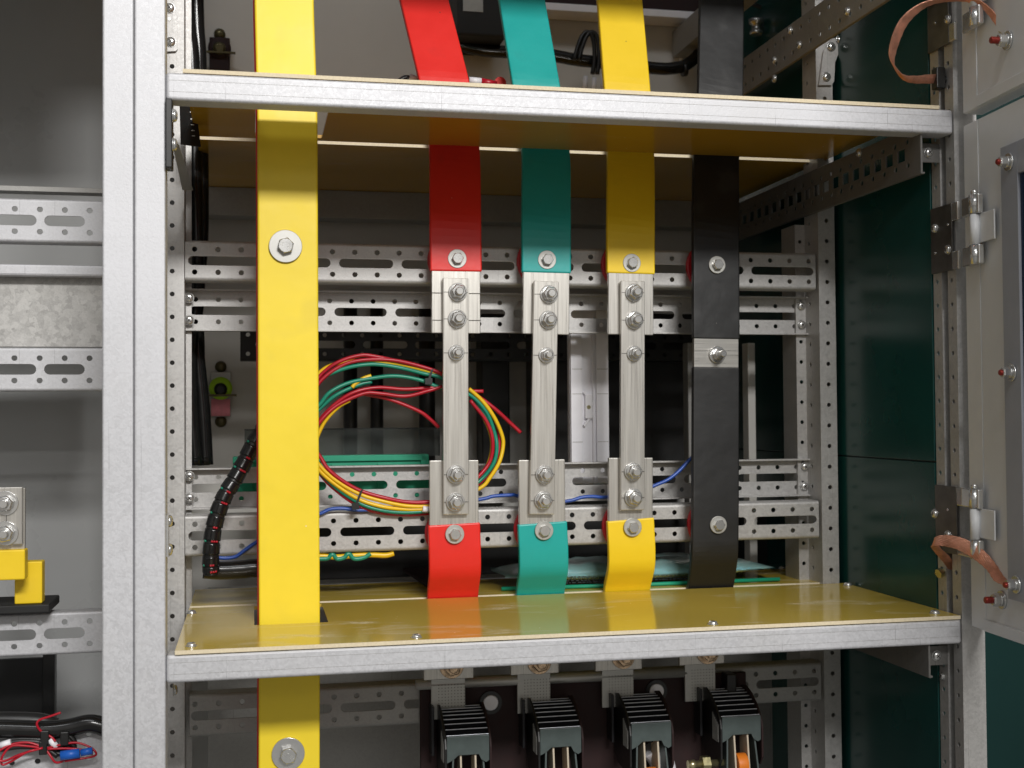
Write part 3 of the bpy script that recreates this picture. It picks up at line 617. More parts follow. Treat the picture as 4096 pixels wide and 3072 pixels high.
# spiral-wrapped loom
t = thing('wrapped_cable', 'black spiral-wrapped cable loom with red glimpses, curving down behind the wide yellow bar', 'cable', A(0, 2, 1820, 1659, 215))
P = spline([A(0, 2, x, y, Y) for x, y, Y in [(2400, 250, 225), (2290, 370, 222), (2190, 520, 220), (2110, 680, 218), (2030, 820, 215), (1950, 950, 212), (1890, 1090, 210), (1845, 1250, 210), (1825, 1420, 210), (1820, 1560, 212), (1825, 1640, 214)]], 10)
obj('inner_wires', MB().tube(P, 8.0, 12), 'black', t)
b = MB(); n = len(P); rb = MB(); gb = MB()
for k in range(0, n - 7, 7):
    seg = P[k:k + 7]; seg[-1] = P[k + 6] * .7 + P[k + 5] * .3; b.tube(seg, [8.8 + .5 * (i / 6) for i in range(7)], 14)
    p = P[k + 6]; tn = (P[k + 7] - P[k + 5]).normalized(); sd = tn.cross(V((0, -1, 0))).normalized() * -1
    if sd.x < 0: sd = -sd
    if k % 21 != 14:
        m = 2 + (k // 7) % 3
        for j in range(m):
            f = .05 + .27 * j; c = p + sd * 8.6 * f + V((0, -8.6 * math.sqrt(max(0, 1 - f * f)), 0)); rb.tube([c - tn * 1.0, c + tn * 1.0], 1.3, 8)
    if k % 14 == 0:
        c = p - sd * 8.6 * .75 + V((0, -8.6 * .66, 0)); gb.tube([c - tn, c + tn], 1.2, 8)
obj('spiral_wrap', b, 'black_gloss', t); obj('red_glimpse', rb, 'wire_red', t); obj('green_glimpse', gb, 'wire_grn', t)
P = spline([A(0, 2, x, y, 230) for x, y in [(1760, 1600), (1900, 1610), (2100, 1600), (2212, 1590), (2500, 1600)]], 6)
tag(obj('cable', MB().tube(P, 10, 12), 'black_gloss'), 'thick black cable lying behind the wide yellow bar near the lower board', 'cable')

# black vertical cables at the left
t = thing('cable_bundle', 'bundle of thick black cables hanging along the middle post at the left', 'cable', A(0, 2, 1750, 700, 330))
for k, (xs) in enumerate([[(0, 0, 1600, -100), (0, 0, 1625, 250), (0, 0, 1660, 600), (0, 1, 1690, 300), (0, 1, 1700, 900), (0, 1, 1640, 1300), (0, 2, 1650, 200), (0, 2, 1690, 700)],
                          [(0, 0, 1690, -100), (0, 0, 1700, 250), (0, 0, 1720, 600), (0, 1, 1735, 300), (0, 1, 1690, 900), (0, 1, 1690, 1300), (0, 2, 1745, 200), (0, 2, 1775, 700)],
                          [(0, 0, 1640, -100), (0, 0, 1665, 250), (0, 0, 1690, 600), (0, 1, 1660, 300), (0, 1, 1670, 900), (0, 1, 1700, 1300), (0, 2, 1700, 200), (0, 2, 1720, 700)]]):
    obj('cable', MB().tube(spline([A(*q, 340 + 12 * k) for q in xs], 6), 9.5, 12), 'black_gloss', t)

# ================================================================== REAR: panel, latches, far rails, components
YR = 640.0
t = tag(obj('back_panel', MB().box(-25, 800, YR, YR + 2, -420, 1100), 'panel'), 'light grey rear panel closing the back of the cabinet', 'panel')
z0, z1 = O(800, 473, 560).z, O(800, 432, 560).z
b = MB(); b.box(-20, 775, 560, 562, z0, 545.2); b.box(-20, 775, 562, 598, z0, z0 + 2)
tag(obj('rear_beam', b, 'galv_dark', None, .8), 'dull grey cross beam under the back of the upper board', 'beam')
def latch(c, r, xc, y0, y1, label, bright):
    top, bot = A(c, r, xc, y0, YR - 20), A(c, r, xc, y1, YR - 20)
    t = thing('door_latch', label, 'latch', bot, 'latches on the rear panel'); h = top.z - bot.z
    obj('bracket', MB().box(top.x - 14, top.x + 14, YR - 6, YR - .2, bot.z + h * .12, top.z - h * .12), 'brown' if not bright else 'zinc_dull', t, 1)
    for f in (.97, .04): obj('screw', MB().lathe((top.x, YR - .3, bot.z + h * f), FR, [(0, 8), (3, 8), (6, 5), (6.6, 1)], 16), 'dark_brass', t)
    hs = MB().lathe((top.x, YR - 8, bot.z + h * .60), FR, [(0, 16), (6, 16), (9, 12), (9, 6)], 20); obj('lock_ring', hs, 'neon' if bright else 'brown', t)
    obj('lock_core', MB().lathe((top.x, YR - 10, bot.z + h * .58), FR, [(0, 9), (9, 9), (11, 5)], 16), 'dark_brass' if not bright else 'black', t)
    obj('cam', MB().box(top.x - 40, top.x + 22, YR - 22, YR - 18, bot.z + h * .46, bot.z + h * .50), 'dark_brass', t)
    obj('tag', MB().box(top.x - 13, top.x + 13, YR - 14, YR - 8, bot.z + h * .13, bot.z + h * .42), 'pink' if bright else 'brown', t, .6)
latch(0, 0, 1895, 250, 640, 'brown rear latch above the upper board at the left', False)
p1 = A(0, 1, 1905, 1505, YR - 20); p2 = A(0, 2, 1905, 340, YR - 20)
latch(0, 1, 1905, 1490, 1659 + 345, 'rear latch with fluorescent green ring and pink tag, left of the wide yellow bar', True)

# far perforated rails and black gear against the panel
channel('blurred dark perforated rail far back, seen under the second rail', 60, 745, O(900, 745, 520).z, 44, 520, [70 + 25 * k for k in range(27)], [(80 + 70.4 * k, 140 + 70.4 * k) for k in range(9)], mat='black', group='dark rails at the back')  # black material stands for the unlit face of a backlit rail
for x0, x1, lab in [(742, 772, 'first'), (800, 828, 'second'), (905, 940, 'third'), (965, 1000, 'fourth')]:
    a, b_ = O((x0 + x1) / 2, 700, 600), O((x0 + x1) / 2, 1010, 600); w = (O(x1, 800, 600).x - O(x0, 800, 600).x) / 2
    tag(obj('black_post', MB().tube([a + V((0, 0, 40)), b_ - V((0, 0, 60))], w, 16), 'black'), f'{lab} blurred black upright from the left behind the wire coil', 'upright', 'black uprights at the back')
a, b_ = O(1160, 690, 560), O(1232, 1030, 560)
tag(obj('equipment_box', MB().box(a.x, O(1500, 690, 560).x, 560, 636, b_.z - 30, a.z + 10), 'black', None, 2), 'black equipment box behind the white strip and the bare links', 'box')
tag(obj('equipment_box', MB().box(O(1040, 690, 590).x, O(1100, 690, 590).x, 590, 636, b_.z - 30, a.z + 10), 'black', None, 2), 'narrow black equipment box at the right edge of the wire coil', 'box')
tag(obj('equipment_box', MB().box(O(1640, 690, 600).x, 786, 540, 636, b_.z - 30, a.z + 60), 'black', None, 2), 'black equipment box far right beside the middle post', 'box')
# lower dark box under the shelf and behind the bag
tag(obj('equipment_box', MB().box(20, 790, 470, 476, -420, 20), 'galv_dark'), 'dull grey partition under the lower shelf, behind the arc chutes', 'partition')
tag(obj('equipment_box', MB().box(150, 790, 480, 500, 24, O(1000, 1110, 480).z), 'black_matt', None, 2), 'long black box behind the plastic bag on the rear board', 'box')
# thin grey upright right of the black bar
tag(obj('grey_upright', MB().box(O(1617, 900, 420).x, O(1633, 900, 420).x, 420, 440, 20, 330), 'panel', None, 1), 'thin grey upright seen just right of the black bar', 'upright')
tag(obj('grey_upright', MB().box(O(1487, 900, 420).x, O(1500, 900, 420).x, 420, 440, 20, 330), 'galv_dark', None, 1), 'thin dull upright seen just left of the black bar', 'upright')

# white moulded strip
t = thing('moulded_strip', 'white moulded plastic strip standing between the green and yellow links', 'plastic strip', A(2, 2, 660, 660, 330))
a, b_ = A(2, 1, 490, 1000, 340), A(2, 2, 835, 860, 340)
obj('strip_body', MB().box(a.x, b_.x, 338, 350, b_.z, a.z), 'white', t, .8)
g = MB(); W = b_.x - a.x
for f0, f1 in ((.0, .31), (.66, 1.0)): g.box(a.x + W * f0 + .5, a.x + W * f1 - .5, 334, 338, b_.z + 1, a.z - 1)
g.box(a.x + W * .57, a.x + W * .61, 334.5, 338, b_.z + 1, a.z - 1); obj('raised_rib', g, 'white', t, .6)
z1 = A(2, 2, 660, 200, 335).z; k = MB(); k.box(a.x + W * .37, a.x + W * .56, 333, 338, z1 - 14, z1 + 16); obj('catch', k, 'white', t, .6)
obj('screw', MB().lathe((a.x + W * .46, 333, z1), FR, [(0, 2.6), (1, 2.2)], 12), 'brass', t)
for yy, dz in ((130, 1), (300, -1)):
    p = A(2, 2, 655, yy, 335); obj('catch', MB().slab([(p.x - 6, 334, p.z + dz * 8), (p.x - 4, 334, p.z + dz * 10), (p.x + 8, 334, p.z - dz * 6), (p.x + 6, 334, p.z - dz * 8)], (0, 3, 0)), 'white', t)
for r_, yy in ((2, 85), (2, 500), (1, 1530)):
    p = A(2, r_, 660, yy, 334); g = MB()
    for f0, f1 in ((.04, .30), (.69, .97)): g.box(a.x + W * f0, a.x + W * f1, 333.6, 333.95, p.z - .4, p.z + .4)
    obj('joint_line', g, 'zinc_dull', t)

# green terminal strip with smoky cover
t = thing('terminal_strip', 'green plastic terminal strip behind the wire coil, standing over the rail', 'terminal strip', A(1, 2, 1000, 900, 335))
a, b_ = A(1, 2, 590, 618, 330), A(1, 2, 1495, 900, 330); x0 = A(1, 2, -200, 618, 330).x
z0, z1 = b_.z - 10, a.z
obj('strip_body', MB().box(x0, b_.x, 330, 350, z0, z1), 'green_pl', t, 1.2)
g = MB(); g.box(x0, b_.x - 8, 326, 330, z1 - 7, z1); xx = x0 + 5
while xx < b_.x - 20: g.box(xx, xx + 18, 327, 330, z0 + 2, z1 - 10); xx += 54
g.box(b_.x - 10, b_.x - 4, 326, 330, z0 + 2, z1 - 7); obj('terminal_ribs', g, 'green_pl', t, .5)
a, b_ = A(1, 2, 560, 385, 345), A(1, 2, 1590, 620, 345); c = MB(); x0 = A(1, 2, -100, 385, 345).x
c.box(x0, b_.x, 345, 346.5, b_.z, a.z); c.box(b_.x - 1.5, b_.x, 346.5, 380, b_.z, a.z); c.box(x0, b_.x, 346.5, 380, a.z - 1.5, a.z)
tag(obj('clear_cover', c, 'acrylic'), 'smoky transparent cover above the green terminal strip', 'cover')
tag(obj('green_yellow_wire', MB().tube(spline([A(1, 2, x, y, 262) for x, y in [(400, 1500), (560, 1485), (700, 1495), (850, 1480), (1000, 1475), (1120, 1480), (1190, 1462)]], 6), 3.2, 8), 'wire_yel'), 'yellow wire hanging under the lower perforated rail', 'wire')
P = spline([A(1, 2, x, y, 260) for x, y in [(400, 1520), (560, 1510), (620, 1505), (660, 1470), (700, 1510), (760, 1500), (800, 1465), (850, 1510), (930, 1500), (990, 1465)]], 6)
tag(obj('green_wire', MB().tube(P, 2.6, 8), 'wire_grn'), 'green wire twined round the yellow wire under the lower rail', 'wire')

# plastic bag with printed sheets on the rear board
def bagmesh(x0, x1, y0, y1, z, h, seed):
    rnd = random.Random(seed); nx, ny = 26, 10; b = MB(); vs = []
    for s in (1, -1):
        for j in range(ny + 1):
            for i in range(nx + 1):
                u, v = i / nx, j / ny; e = (1 - (2 * u - 1) ** 4) * (1 - (2 * v - 1) ** 4)
                zz = z + h * .5 + s * h * .5 * e * (0.75 + .5 * rnd.random() * (s > 0)) ; vs.append((x0 + (x1 - x0) * u + 3 * math.sin(v * 7), y0 + (y1 - y0) * v + 3 * math.sin(u * 9), zz))
    n = (nx + 1) * (ny + 1); fs = []
    for j in range(ny):
        for i in range(nx):
            a = j * (nx + 1) + i; fs.append((a, a + 1, a + nx + 2, a + nx + 1)); fs.append((n + a, n + a + nx + 1, n + a + nx + 2, n + a + 1))
    b.add(vs, fs, True); return b
xa, xb = atZ(ov(1045, 1240), 32).x, atZ(ov(1612, 1230), 32).x
t = thing('document_bag', 'clear plastic bag with blue printed sheets lying on the rear board', 'plastic bag', ((xa + xb) / 2, 330, 30))
obj('bag_film', bagmesh(xa, xb, 285, 385, 31, 27, 3), 'bag', t)
pm = MB(); pm.add(*(lambda m: (m.v, m.f))(bagmesh(xa + 40, xb - 12, 290, 378, 33, 19, 5)), True); obj('printed_sheet', pm, 'paper', t)
k = MB(); rnd = random.Random(4)
for row in range(4):
    x = xa + 70
    while x < xb - 60:
        w = rnd.uniform(1.5, 5); zz = 35.5 + row * 2.1; k.box(x, x + w, 286.5 + row * 1.2, 287.0 + row * 1.2, zz, zz + 1.0); x += w + rnd.uniform(1, 3)
obj('printed_rows', k, 'ink', t)
obj('green_seal', MB().tube([(xa - 4, 288, 31.5), ((xa + xb) / 2, 282, 31.2), (xb + 2, 280, 32)], 2.4, 8), 'green_pl', t)
b_ = MB(); p = atZ(ov(880, 1215), 40); b_.slab([atZ(ov(870, 1235), 31), atZ(ov(930, 1275), 30.4), atZ(ov(1020, 1262), 30.4), atZ(ov(960, 1228), 31)], (0, 0, 5)); tag(obj('brown_wrapper', b_, 'brown', None, 1.5), 'dark brown packet lying left of the plastic bag', 'packet')

# ================================================================== ABOVE THE UPPER BOARD, at the back
t = thing('wire_harness', 'black wire harness strung along the rear panel above the upper board', 'wire harness', O(1250, 130, 560))
P = [O(x, y, 585) for x, y in [(985, 95), (1040, 108), (1090, 112), (1180, 118), (1250, 130), (1330, 138), (1400, 146), (1450, 148), (1490, 135), (1520, 90), (1530, -40)]]
obj('harness_cable', MB().tube(spline(P, 6), 9, 12), 'black_gloss', t)
for dx in (0, 10):
    P = [O(x + dx, y, 570) for x, y in [(1240, 130), (1250, 95), (1262, 72), (1275, 72), (1283, 95), (1284, 130), (1280, 160)]]; obj('loose_wire', MB().tube(spline(P, 6), 3.2, 8), 'black', t)
for x, y in ((1264, 165), (1283, 168), (1303, 160)): obj('wire_marker', MB().tube([O(x + 1, y, 568), O(x - 1, y + 34, 568)], 3.6, 8), 'white', t)
for x, y in ((1120, 120), (1478, 150)): obj('cable_tie', MB().lathe(O(x, y, 585), (1, 0, .1), [(-3, 10.5), (3, 10.5)], 14), 'black', t)
tag(obj('tie_mount', MB().box(O(1470, 110, 630).x, O(1500, 110, 630).x, 628, 639, O(1480, 140, 630).z, O(1480, 105, 630).z), 'white', None, 1), 'square white tie mount on the rear panel beside the black bar', 'cable mount')
a, b_ = O(1000, -60, 540), O(1085, 80, 540)
t = thing('control_box', 'dark control device on the rear panel between the red and green bars', 'control box', b_)
obj('box_body', MB().box(a.x - 8, b_.x + 6, 540, 638, b_.z, a.z + 60), 'black_matt', t, 3)
obj('label_plate', MB().box(O(1000, 0, 540).x, O(1043, 0, 540).x, 539, 539.9, O(1000, 24, 540).z, O(1000, -10, 540).z), 'zinc_dull', t)
tag(obj('red_cover', MB().box(O(1165, 0, 600).x, O(1520, 0, 600).x, 600, 636, O(1300, 8, 600).z - 4, O(1300, 8, 600).z + 200), 'brown', None, 1), 'dark red cover at the very top between green and black bars', 'cover')
tag(obj('white_ledge', MB().box(O(1165, 0, 600).x, O(1520, 0, 600).x, 594, 636, O(1300, 8, 600).z - 16, O(1300, 8, 600).z - 5), 'white', None, 1), 'white ledge under the dark red cover at the top', 'ledge')
t = thing('test_lead', 'red ring lug and white sleeved lead lying on the upper board by the red bar', 'wire lead', atZ(ov(1060, 182), ZU + 8))
pts = [atY(tile(1, 0, x, y), 330) for x, y in [(1240, 700), (1300, 672), (1390, 690), (1700, 700), (1880, 712)]]
obj('lead_wire', MB().tube(spline(pts, 6), 3.4, 8), 'black', t)
obj('lead_sleeve', MB().tube([atY(tile(1, 0, 1325, 668), 328), atY(tile(1, 0, 1390, 690), 328)], 4.6, 8), 'white', t); obj('lead_sleeve', MB().tube([atY(tile(1, 0, 1840, 695), 328), atY(tile(1, 0, 1945, 705), 328)], 4.6, 8), 'white', t)
obj('ring_lug', MB().lathe(atY(tile(1, 0, 2110, 715), 328), (0, -1, .2), [(0, 7), (2, 7)], 20), 'red', t); obj('lug_boot', MB().tube([atY(tile(1, 0, 1945, 708), 328), atY(tile(1, 0, 2080, 722), 328)], [5, 3], 10), 'wire_red', t)
P = [tile(3, 0, x, y) for x, y in [(-160, 20), (0, 90), (100, 130), (230, 190), (330, 150), (420, 60)]]
tag(obj('black_wire', MB().tube(spline([atY(q, 480) for q in P], 6), 3.5, 8), 'black_gloss'), 'black wire drooping at the upper right beside the black bar', 'wire')
P = [tile(3, 0, x, y) for x, y in [(860, -40), (880, 40), (930, 85), (980, 70), (1010, -20)]]
tag(obj('black_wire', MB().tube(spline([atY(q, 260) for q in P], 6), 3.2, 8), 'black'), 'short black wire looped over the upper side rail', 'wire')
tag(obj('dark_duct', MB().box(700, 724, 330, 630, 775, 815), 'galv_dark', None, 1), 'dull grey duct running back at the upper right', 'duct')
tag(obj('metal_knob', MB().lathe(tuple(atY(tile(2, 0, 2110, 300), 470)), (0, 0, 1), [(0, 9), (5, 9), (6, 6), (14, 6), (16, 10), (22, 10)], 16), 'zinc'), 'small metal standoff hanging beside the black bar at upper right', 'standoff')
P = [tile(2, 0, x, y) for x, y in [(2050, -20), (2070, 60), (2150, 80), (2300, 110)]]

# black hinge strip on inner face of left post and slotted strip
b = MB(); za, zb = atX(tile(0, 0, 1450, 790), 4).z, atX(tile(0, 0, 1450, 1400), 4).z
t = thing('black_bracket', 'black plastic bracket with two screw heads on the left post below the upper rail', 'bracket', (4, 12, zb))
b.box(.3, 6.2, -6, 14, zb, za); obj('bracket_body', b, 'black', t, 1)
for y in (1000, 1250): pan_screw(t, atX(tile(0, 0, 1490, y), 6.3), 5.6, (1, 0, 0))
a, b_ = A(0, 0, 1560, 890, 180), A(0, 0, 1735, 1265, 180)
t = thing('slotted_strip', 'black slotted strip with small pale dashes under the left end of upper board', 'strip', b_)
q = [A(0, 0, 1550, 890, 180), A(0, 0, 1690, 890, 200), A(0, 0, 1735, 1265, 200), A(0, 0, 1560, 1240, 180)]
obj('strip_body', MB().slab(q, (0, 5, 0)), 'black_matt', t)
for y in (920, 970, 1030, 1080, 1130, 1175):
    p = A(0, 0, 1650 + (y - 900) * .08, y, 188); obj('pale_dash', MB().box(p.x - 1.6, p.x + 1.6, p.y - 1, p.y, p.z - .4, p.z + .4), 'zinc_dull', t)

# ================================================================== BELOW THE LOWER SHELF: arc chutes
def arc(label, cx_, zt, mats=None):
    Y0 = 232.0
    t = thing('arc_chute', label, 'arc chute', (cx_, Y0, zt), 'black finned arc chutes under the lower shelf')
    X0, X1 = cx_ - 23.5, cx_ + 23.5
    b = MB()     # side cheeks: curved outline in YZ
    out = [(Y0 + 8, 4), (Y0 - 6, 7), (Y0 - 22, 2), (Y0 - 38, -8), (Y0 - 50, -20), (Y0 - 53, -30), (Y0 - 53, -64), (Y0 - 46, -74), (Y0 - 8, -72), (Y0 + 8, -60)]
    for x in (X0 - 2, X1):
        n = len(out); vs = [(x, y, zt + z) for y, z in out] + [(x + 2.2, y, zt + z) for y, z in out]
        c = MB().add(vs, [tuple(range(n)), tuple(n + i for i in reversed(range(n)))] + [(i, (i + 1) % n, n + (i + 1) % n, n + i) for i in range(n)]); obj('cheek', c, 'brown' if x > cx_ else 'black', t, .4)
    for k in range(8):
        f = k / 7; y = Y0 + 2 - 50 * f; z = zt + 2 - 3 * f - 16.5 * f * f
        obj('fin_edge_glint', MB().box(X0 + .4, X1 - .4, y - .9, y + .3, z - .1, z + .9), 'arc_glint', t, .2)  # thin pale cap, a painted highlight on each fin
        obj('fin', MB().slab([(X0 + .4, y, z), (X1 - .4, y, z), (X1 - .4, y + 14, z - 46 + 20 * f * f), (X0 + .4, y + 14, z - 46 + 20 * f * f)], (0, 1.5, .4)), 'arc_dark', t)
    zf = zt - 17.5; q = [(X0 + .4, zf), (X1 - .4, zf), (X1 - .4, zf - 27), (X1 - 4, zf - 29), (X1 - 9, zf - 26), (X1 - 12, zf - 20), (X0 + 13, zf - 20), (X0 + 7, zf - 25), (X0 + .4, zf - 28)]
    n = len(q); yv = Y0 - 52; c = MB().add([(x, yv, z) for x, z in q] + [(x, yv + 1.8, z) for x, z in q], [tuple(range(n)), tuple(n + i for i in reversed(range(n)))] + [(i, (i + 1) % n, n + (i + 1) % n, n + i) for i in range(n)]); obj('front_plate', c, 'arc_grey', t, .3)
    r_ = MB()
    for k in range(6): r_.box(X0 - 2.6, X0 - 2.05, Y0 - 46 + k * 3.2, Y0 - 44.8 + k * 3.2, zt - 46, zt - 26 + k * 2.0)
    obj('side_slots', r_, 'zinc_dull', t)
    s_ = MB().box(X0 - 10, X0 - 7, Y0 - 10, Y0 + 10, zt - 48, zt + 6); obj('arc_horn', s_, 'arc_dark', t, .6)
    return t
def blades(label, cx_, zt, disc, groupname='knife blades under the arc chutes'):
    t = thing('knife_blade', label, 'switch blade', (cx_, 180, zt - 120), groupname)
    for dx, mt, bow in ((-9, 'beige', 0), (7, 'beige', 0), (-17, 'arc_grey', -6), (15, 'arc_grey', 6)):
        b = MB(); b.hexa([(cx_ + dx + bow - 1, 172, zt - 130), (cx_ + dx + bow + 1, 172, zt - 130), (cx_ + dx + bow + 1, 200, zt - 130), (cx_ + dx + bow - 1, 200, zt - 130)], [(cx_ + dx - 1, 184, zt - 38), (cx_ + dx + 1, 184, zt - 38), (cx_ + dx + 1, 206, zt - 38), (cx_ + dx - 1, 206, zt - 38)]); obj('blade', b, mt, t, .2)
    if disc: obj('spacer', MB().lathe((cx_ - 7, 186, zt - disc), (1, 0, 0), [(0, 12), (12, 12)], 24), 'orange', t, .5)
    return t
cents = [V((302, 232, -92)), V((404.7, 232, -90)), V((508.5, 232, -90)), V((614.8, 232, -89))]
wd = ['leftmost black finned arc chute, under the red bar', 'second black finned arc chute from the left, under the teal green bar', 'third black finned arc chute from the left, under the yellow bar', 'rightmost black finned arc chute, under the black bar']
wb = ['red', 'teal green', 'yellow', 'black']
for i, (p, l) in enumerate(zip(cents, wd)):
    arc(l, p.x, p.z); blades(f'pale switch blades hanging from the arc chute below the {wb[i]} bar', p.x + 1.5, p.z, (0, 88, 80, 72)[i])
TM = [((1, 3, 1450, 1880, 790, 882), (1515, 1810, 1150), (1690, 810)), ((2, 3, -10, 405, 760, 838), (48, 335, 1100), (235, 775)), ((2, 3, 722, 1125, 715, 805), (780, 1055, 1050), (960, 730)), ((2, 3, 1448, 1838, 690, 755), (1497, 1762, 1000), (1690, 690))]
for i, ((c, r, xa, xb, ya, yb), (sa, sb, sy), (bx, by)) in enumerate(TM):
    a, b_ = A(c, r, xa, ya, 226), A(c, r, xb, yb, 226)
    t = thing('terminal_tab', f'bare terminal tab with iridescent nut above the arc chute below the {wb[i]} bar', 'terminal', ((a.x + b_.x) / 2, 226, b_.z), 'terminal tabs under the lower shelf')
    obj('clamp_plate', MB().box(a.x, b_.x, 226, 232, b_.z, b_.z + 52), 'alu', t, .8)
    p0, p1 = A(c, r, sa, yb, 232), A(c, r, sb, sy, 232); obj('knurled_strap', MB().box(p0.x, p1.x, 233, 237, p1.z - 10, b_.z + 6), 'zinc_dull', t, .5)
    k = MB()
    for u in range(9):
        for v in range(11): k.box(p0.x + 8 + u * 3.6, p0.x + 8.9 + u * 3.6, 232.8, 233.05, b_.z - 8 - v * 3.4, b_.z - 7.1 - v * 3.4)
    obj('knurl_dots', k, 'scribe', t)
    n = A(c, r, bx, by, 225); stud_nut(t, n + V((0, 0, 4)), 13.5, 10.0, .5, 12, mat='zinc_yel', tip='zinc_yel')
tag(obj('switch_base', MB().box(A(1, 3, 1395, 1000, 268).x, A(3, 3, -250, 1000, 268).x, 245, 251, -330, A(1, 3, 1600, 965, 248).z), 'brown', None, 1.5), 'dark brown base board behind the four arc chutes', 'base board')
for i, q in enumerate([(1, 3, 2025, 1092), (2, 3, 1245, 992)]):
    p = A(*q, 244.8); t = thing('mounting_cap', ['round white cap in a black ring right of the first arc chute', 'round white cap in a black ring right of the third terminal tab'][i], 'cap', p, 'white round caps on the base board')
    obj('cap_ring', MB().lathe(p, FR, [(0, 13), (2, 13)], 28), 'black', t); obj('cap_disc', MB().lathe(p + FR * 2.05, FR, [(0, 9), (1.4, 8)], 24), 'white', t)
tag(obj('operating_shaft', MB().tube([A(1, 3, 1380, 942, 238.5), A(2, 3, 1500, 832, 238.5)], 5.6, 20), 'zinc_dull'), 'round dark shaft running across behind the four terminal tabs', 'shaft')
tag(obj('white_cable', MB().tube(spline([A(2, 3, x, y, 215) for x, y in [(1200, 1480), (1270, 1560), (1310, 1660), (1330, 1800)]], 6), 14, 14), 'white'), 'pale lilac cable curving down beside the third switch blades', 'cable')
t = thing('brass_stud', 'yellowish stud with hex nut poking out left of the last switch blades', 'stud', A(2, 3, 1600, 1630, 190))
a = A(2, 3, 1520, 1632, 190); obj('stud_rod', MB().lathe(a, (1, 0, 0), [(0, 5), (8, 5.5), (9, 4), (42, 4)], 16), 'brass', t); obj('nut', MB().lathe(a + V((16, 0, 0)), (1, 0, 0), [(0, 9), (9, 9)], 6, .2, smooth=False), 'brass', t)
tag(obj('black_side_box', MB().box(A(2, 3, 1770, 850, 258).x, A(2, 3, 1850, 850, 258).x, 225, 244, A(2, 3, 1800, 1000, 258).z, A(2, 3, 1800, 800, 258).z), 'black', None, 1.5), 'small black block between the last terminal tab and the rail', 'block')

# ================================================================== RIGHT SIDE: green panel, door, hinges, braids
XG = 778.5
t = thing('green_sheet', 'dark green painted side panel behind the right posts, with one horizontal seam', 'panel', (XG, 340, 200))
zs = atX(ov(1900, 990), XG).z
g = MB(); g.box(XG, XG + 3, 44, YR - 3, zs + .8, 1000); g.box(XG, XG + 3, 44, YR - 3, -420, zs - .8); obj('panel_sheet', g, 'green_panel', t, .4)
obj('seam', MB().box(XG + 2, XG + 2.9, 44, YR - 3, zs - .8, zs + .8), 'black_matt', t)
tag(obj('neighbour_cabinet', MB().box(822, 1500, 300, 700, -420, 1000), 'far_green', None, 3), 'dark green neighbouring cabinet seen below the open door', 'cabinet')

H0 = atY(tile(3, 1, 1702, 800), -12); H0.z = 0; th = math.radians(5.0); D = V((-math.sin(th), -math.cos(th), 0)); NI = V((-math.cos(th), math.sin(th), 0))     # door plane: hinge point, outward direction, inner normal
def dp(q, off=0.0): return atP(q, H0 + NI * off, NI)
def du(p): return (p - H0).dot(D)
def DB(u0, u1, n0, n1, z0, z1, m=None):
    m = m or MB(); c = lambda u, n, z: H0 + D * u + NI * n + V((0, 0, z))
    return m.hexa([c(u0, n0, z0), c(u1, n0, z0), c(u1, n1, z0), c(u0, n1, z0)], [c(u0, n0, z1), c(u1, n0, z1), c(u1, n1, z1), c(u0, n1, z1)])
uw = 480
zu = dp(tile(3, 0, 1690, 985)).z; zl1 = dp(tile(3, 0, 1692, 1078)).z; zl0 = dp(tile(3, 3, 1757, 440)).z
u_l = du(dp(tile(3, 1, 1702, 800))); u_s = du(dp(tile(3, 1, 1822, 800)))
def door(z0, z1, label):
    t = thing('cabinet_door', label, 'door', H0 + V((0, 0, z0)), 'pale grey cabinet doors standing open')
    obj('door_skin', DB(u_l, uw, -22, -2, z0, z1), 'door', t, 1.2)
    obj('return_lip', DB(u_l, u_s, -1.9, -1.2, z0 + 1, z1 - 1), 'door_w', t, .3)
    obj('edge_lip', DB(u_s + .2, uw, -1.9, .6, z0 + .4, z0 + 12), 'door', t, .6)
    return t
d_up = door(zu, 900, 'pale grey upper cabinet door standing open, with the copper braid bolted to it')
d_lo = door(zl0, zl1, 'pale grey lower cabinet door standing open, with a glazed window frame')
# window in lower door
ufr = du(dp(tile(3, 1, 2035, 800), 2)); zf1 = dp(tile(3, 0, 2020, 1275), 2).z; ugl = du(dp(tile(3, 1, 2172, 800), 3))
zf0 = dp(tile(3, 3, 2080, 195), 2).z
fb = MB(); DB(ufr, ugl, -1.8, 3, zf0, zf1, fb); DB(ugl + .1, uw - 20, -1.8, 3, zf1 - (ugl - ufr), zf1, fb); DB(ugl + .1, uw - 20, -1.8, 3, zf0, zf0 + (ugl - ufr), fb); obj('window_frame', fb, 'frame_grey', d_lo, .5)
obj('window_glass', DB(ugl + .2, uw - 20, -1.6, .5, zf0 + (ugl - ufr) + .2, zf1 - (ugl - ufr) - .2), 'glass', d_lo)
for q, dd in ((tile(3, 0, 2085, 1400), d_lo), (tile(3, 1, 2110, 1560), d_lo), (tile(3, 3, 2150, 75), d_lo)):
    p = dp(q, 3.1); stud_nut(dd, p, 8.5, 5.4, .3, 9, axis=NI, tip='lens_red')
for q, dd in ((tile(3, 0, 2075, 350), d_up), (tile(3, 3, 2025, 205), d_lo)):
    p = dp(q, -1.9); stud_nut(dd, p, 9, 6.4, .3, 14, axis=NI, tip='lens_red')
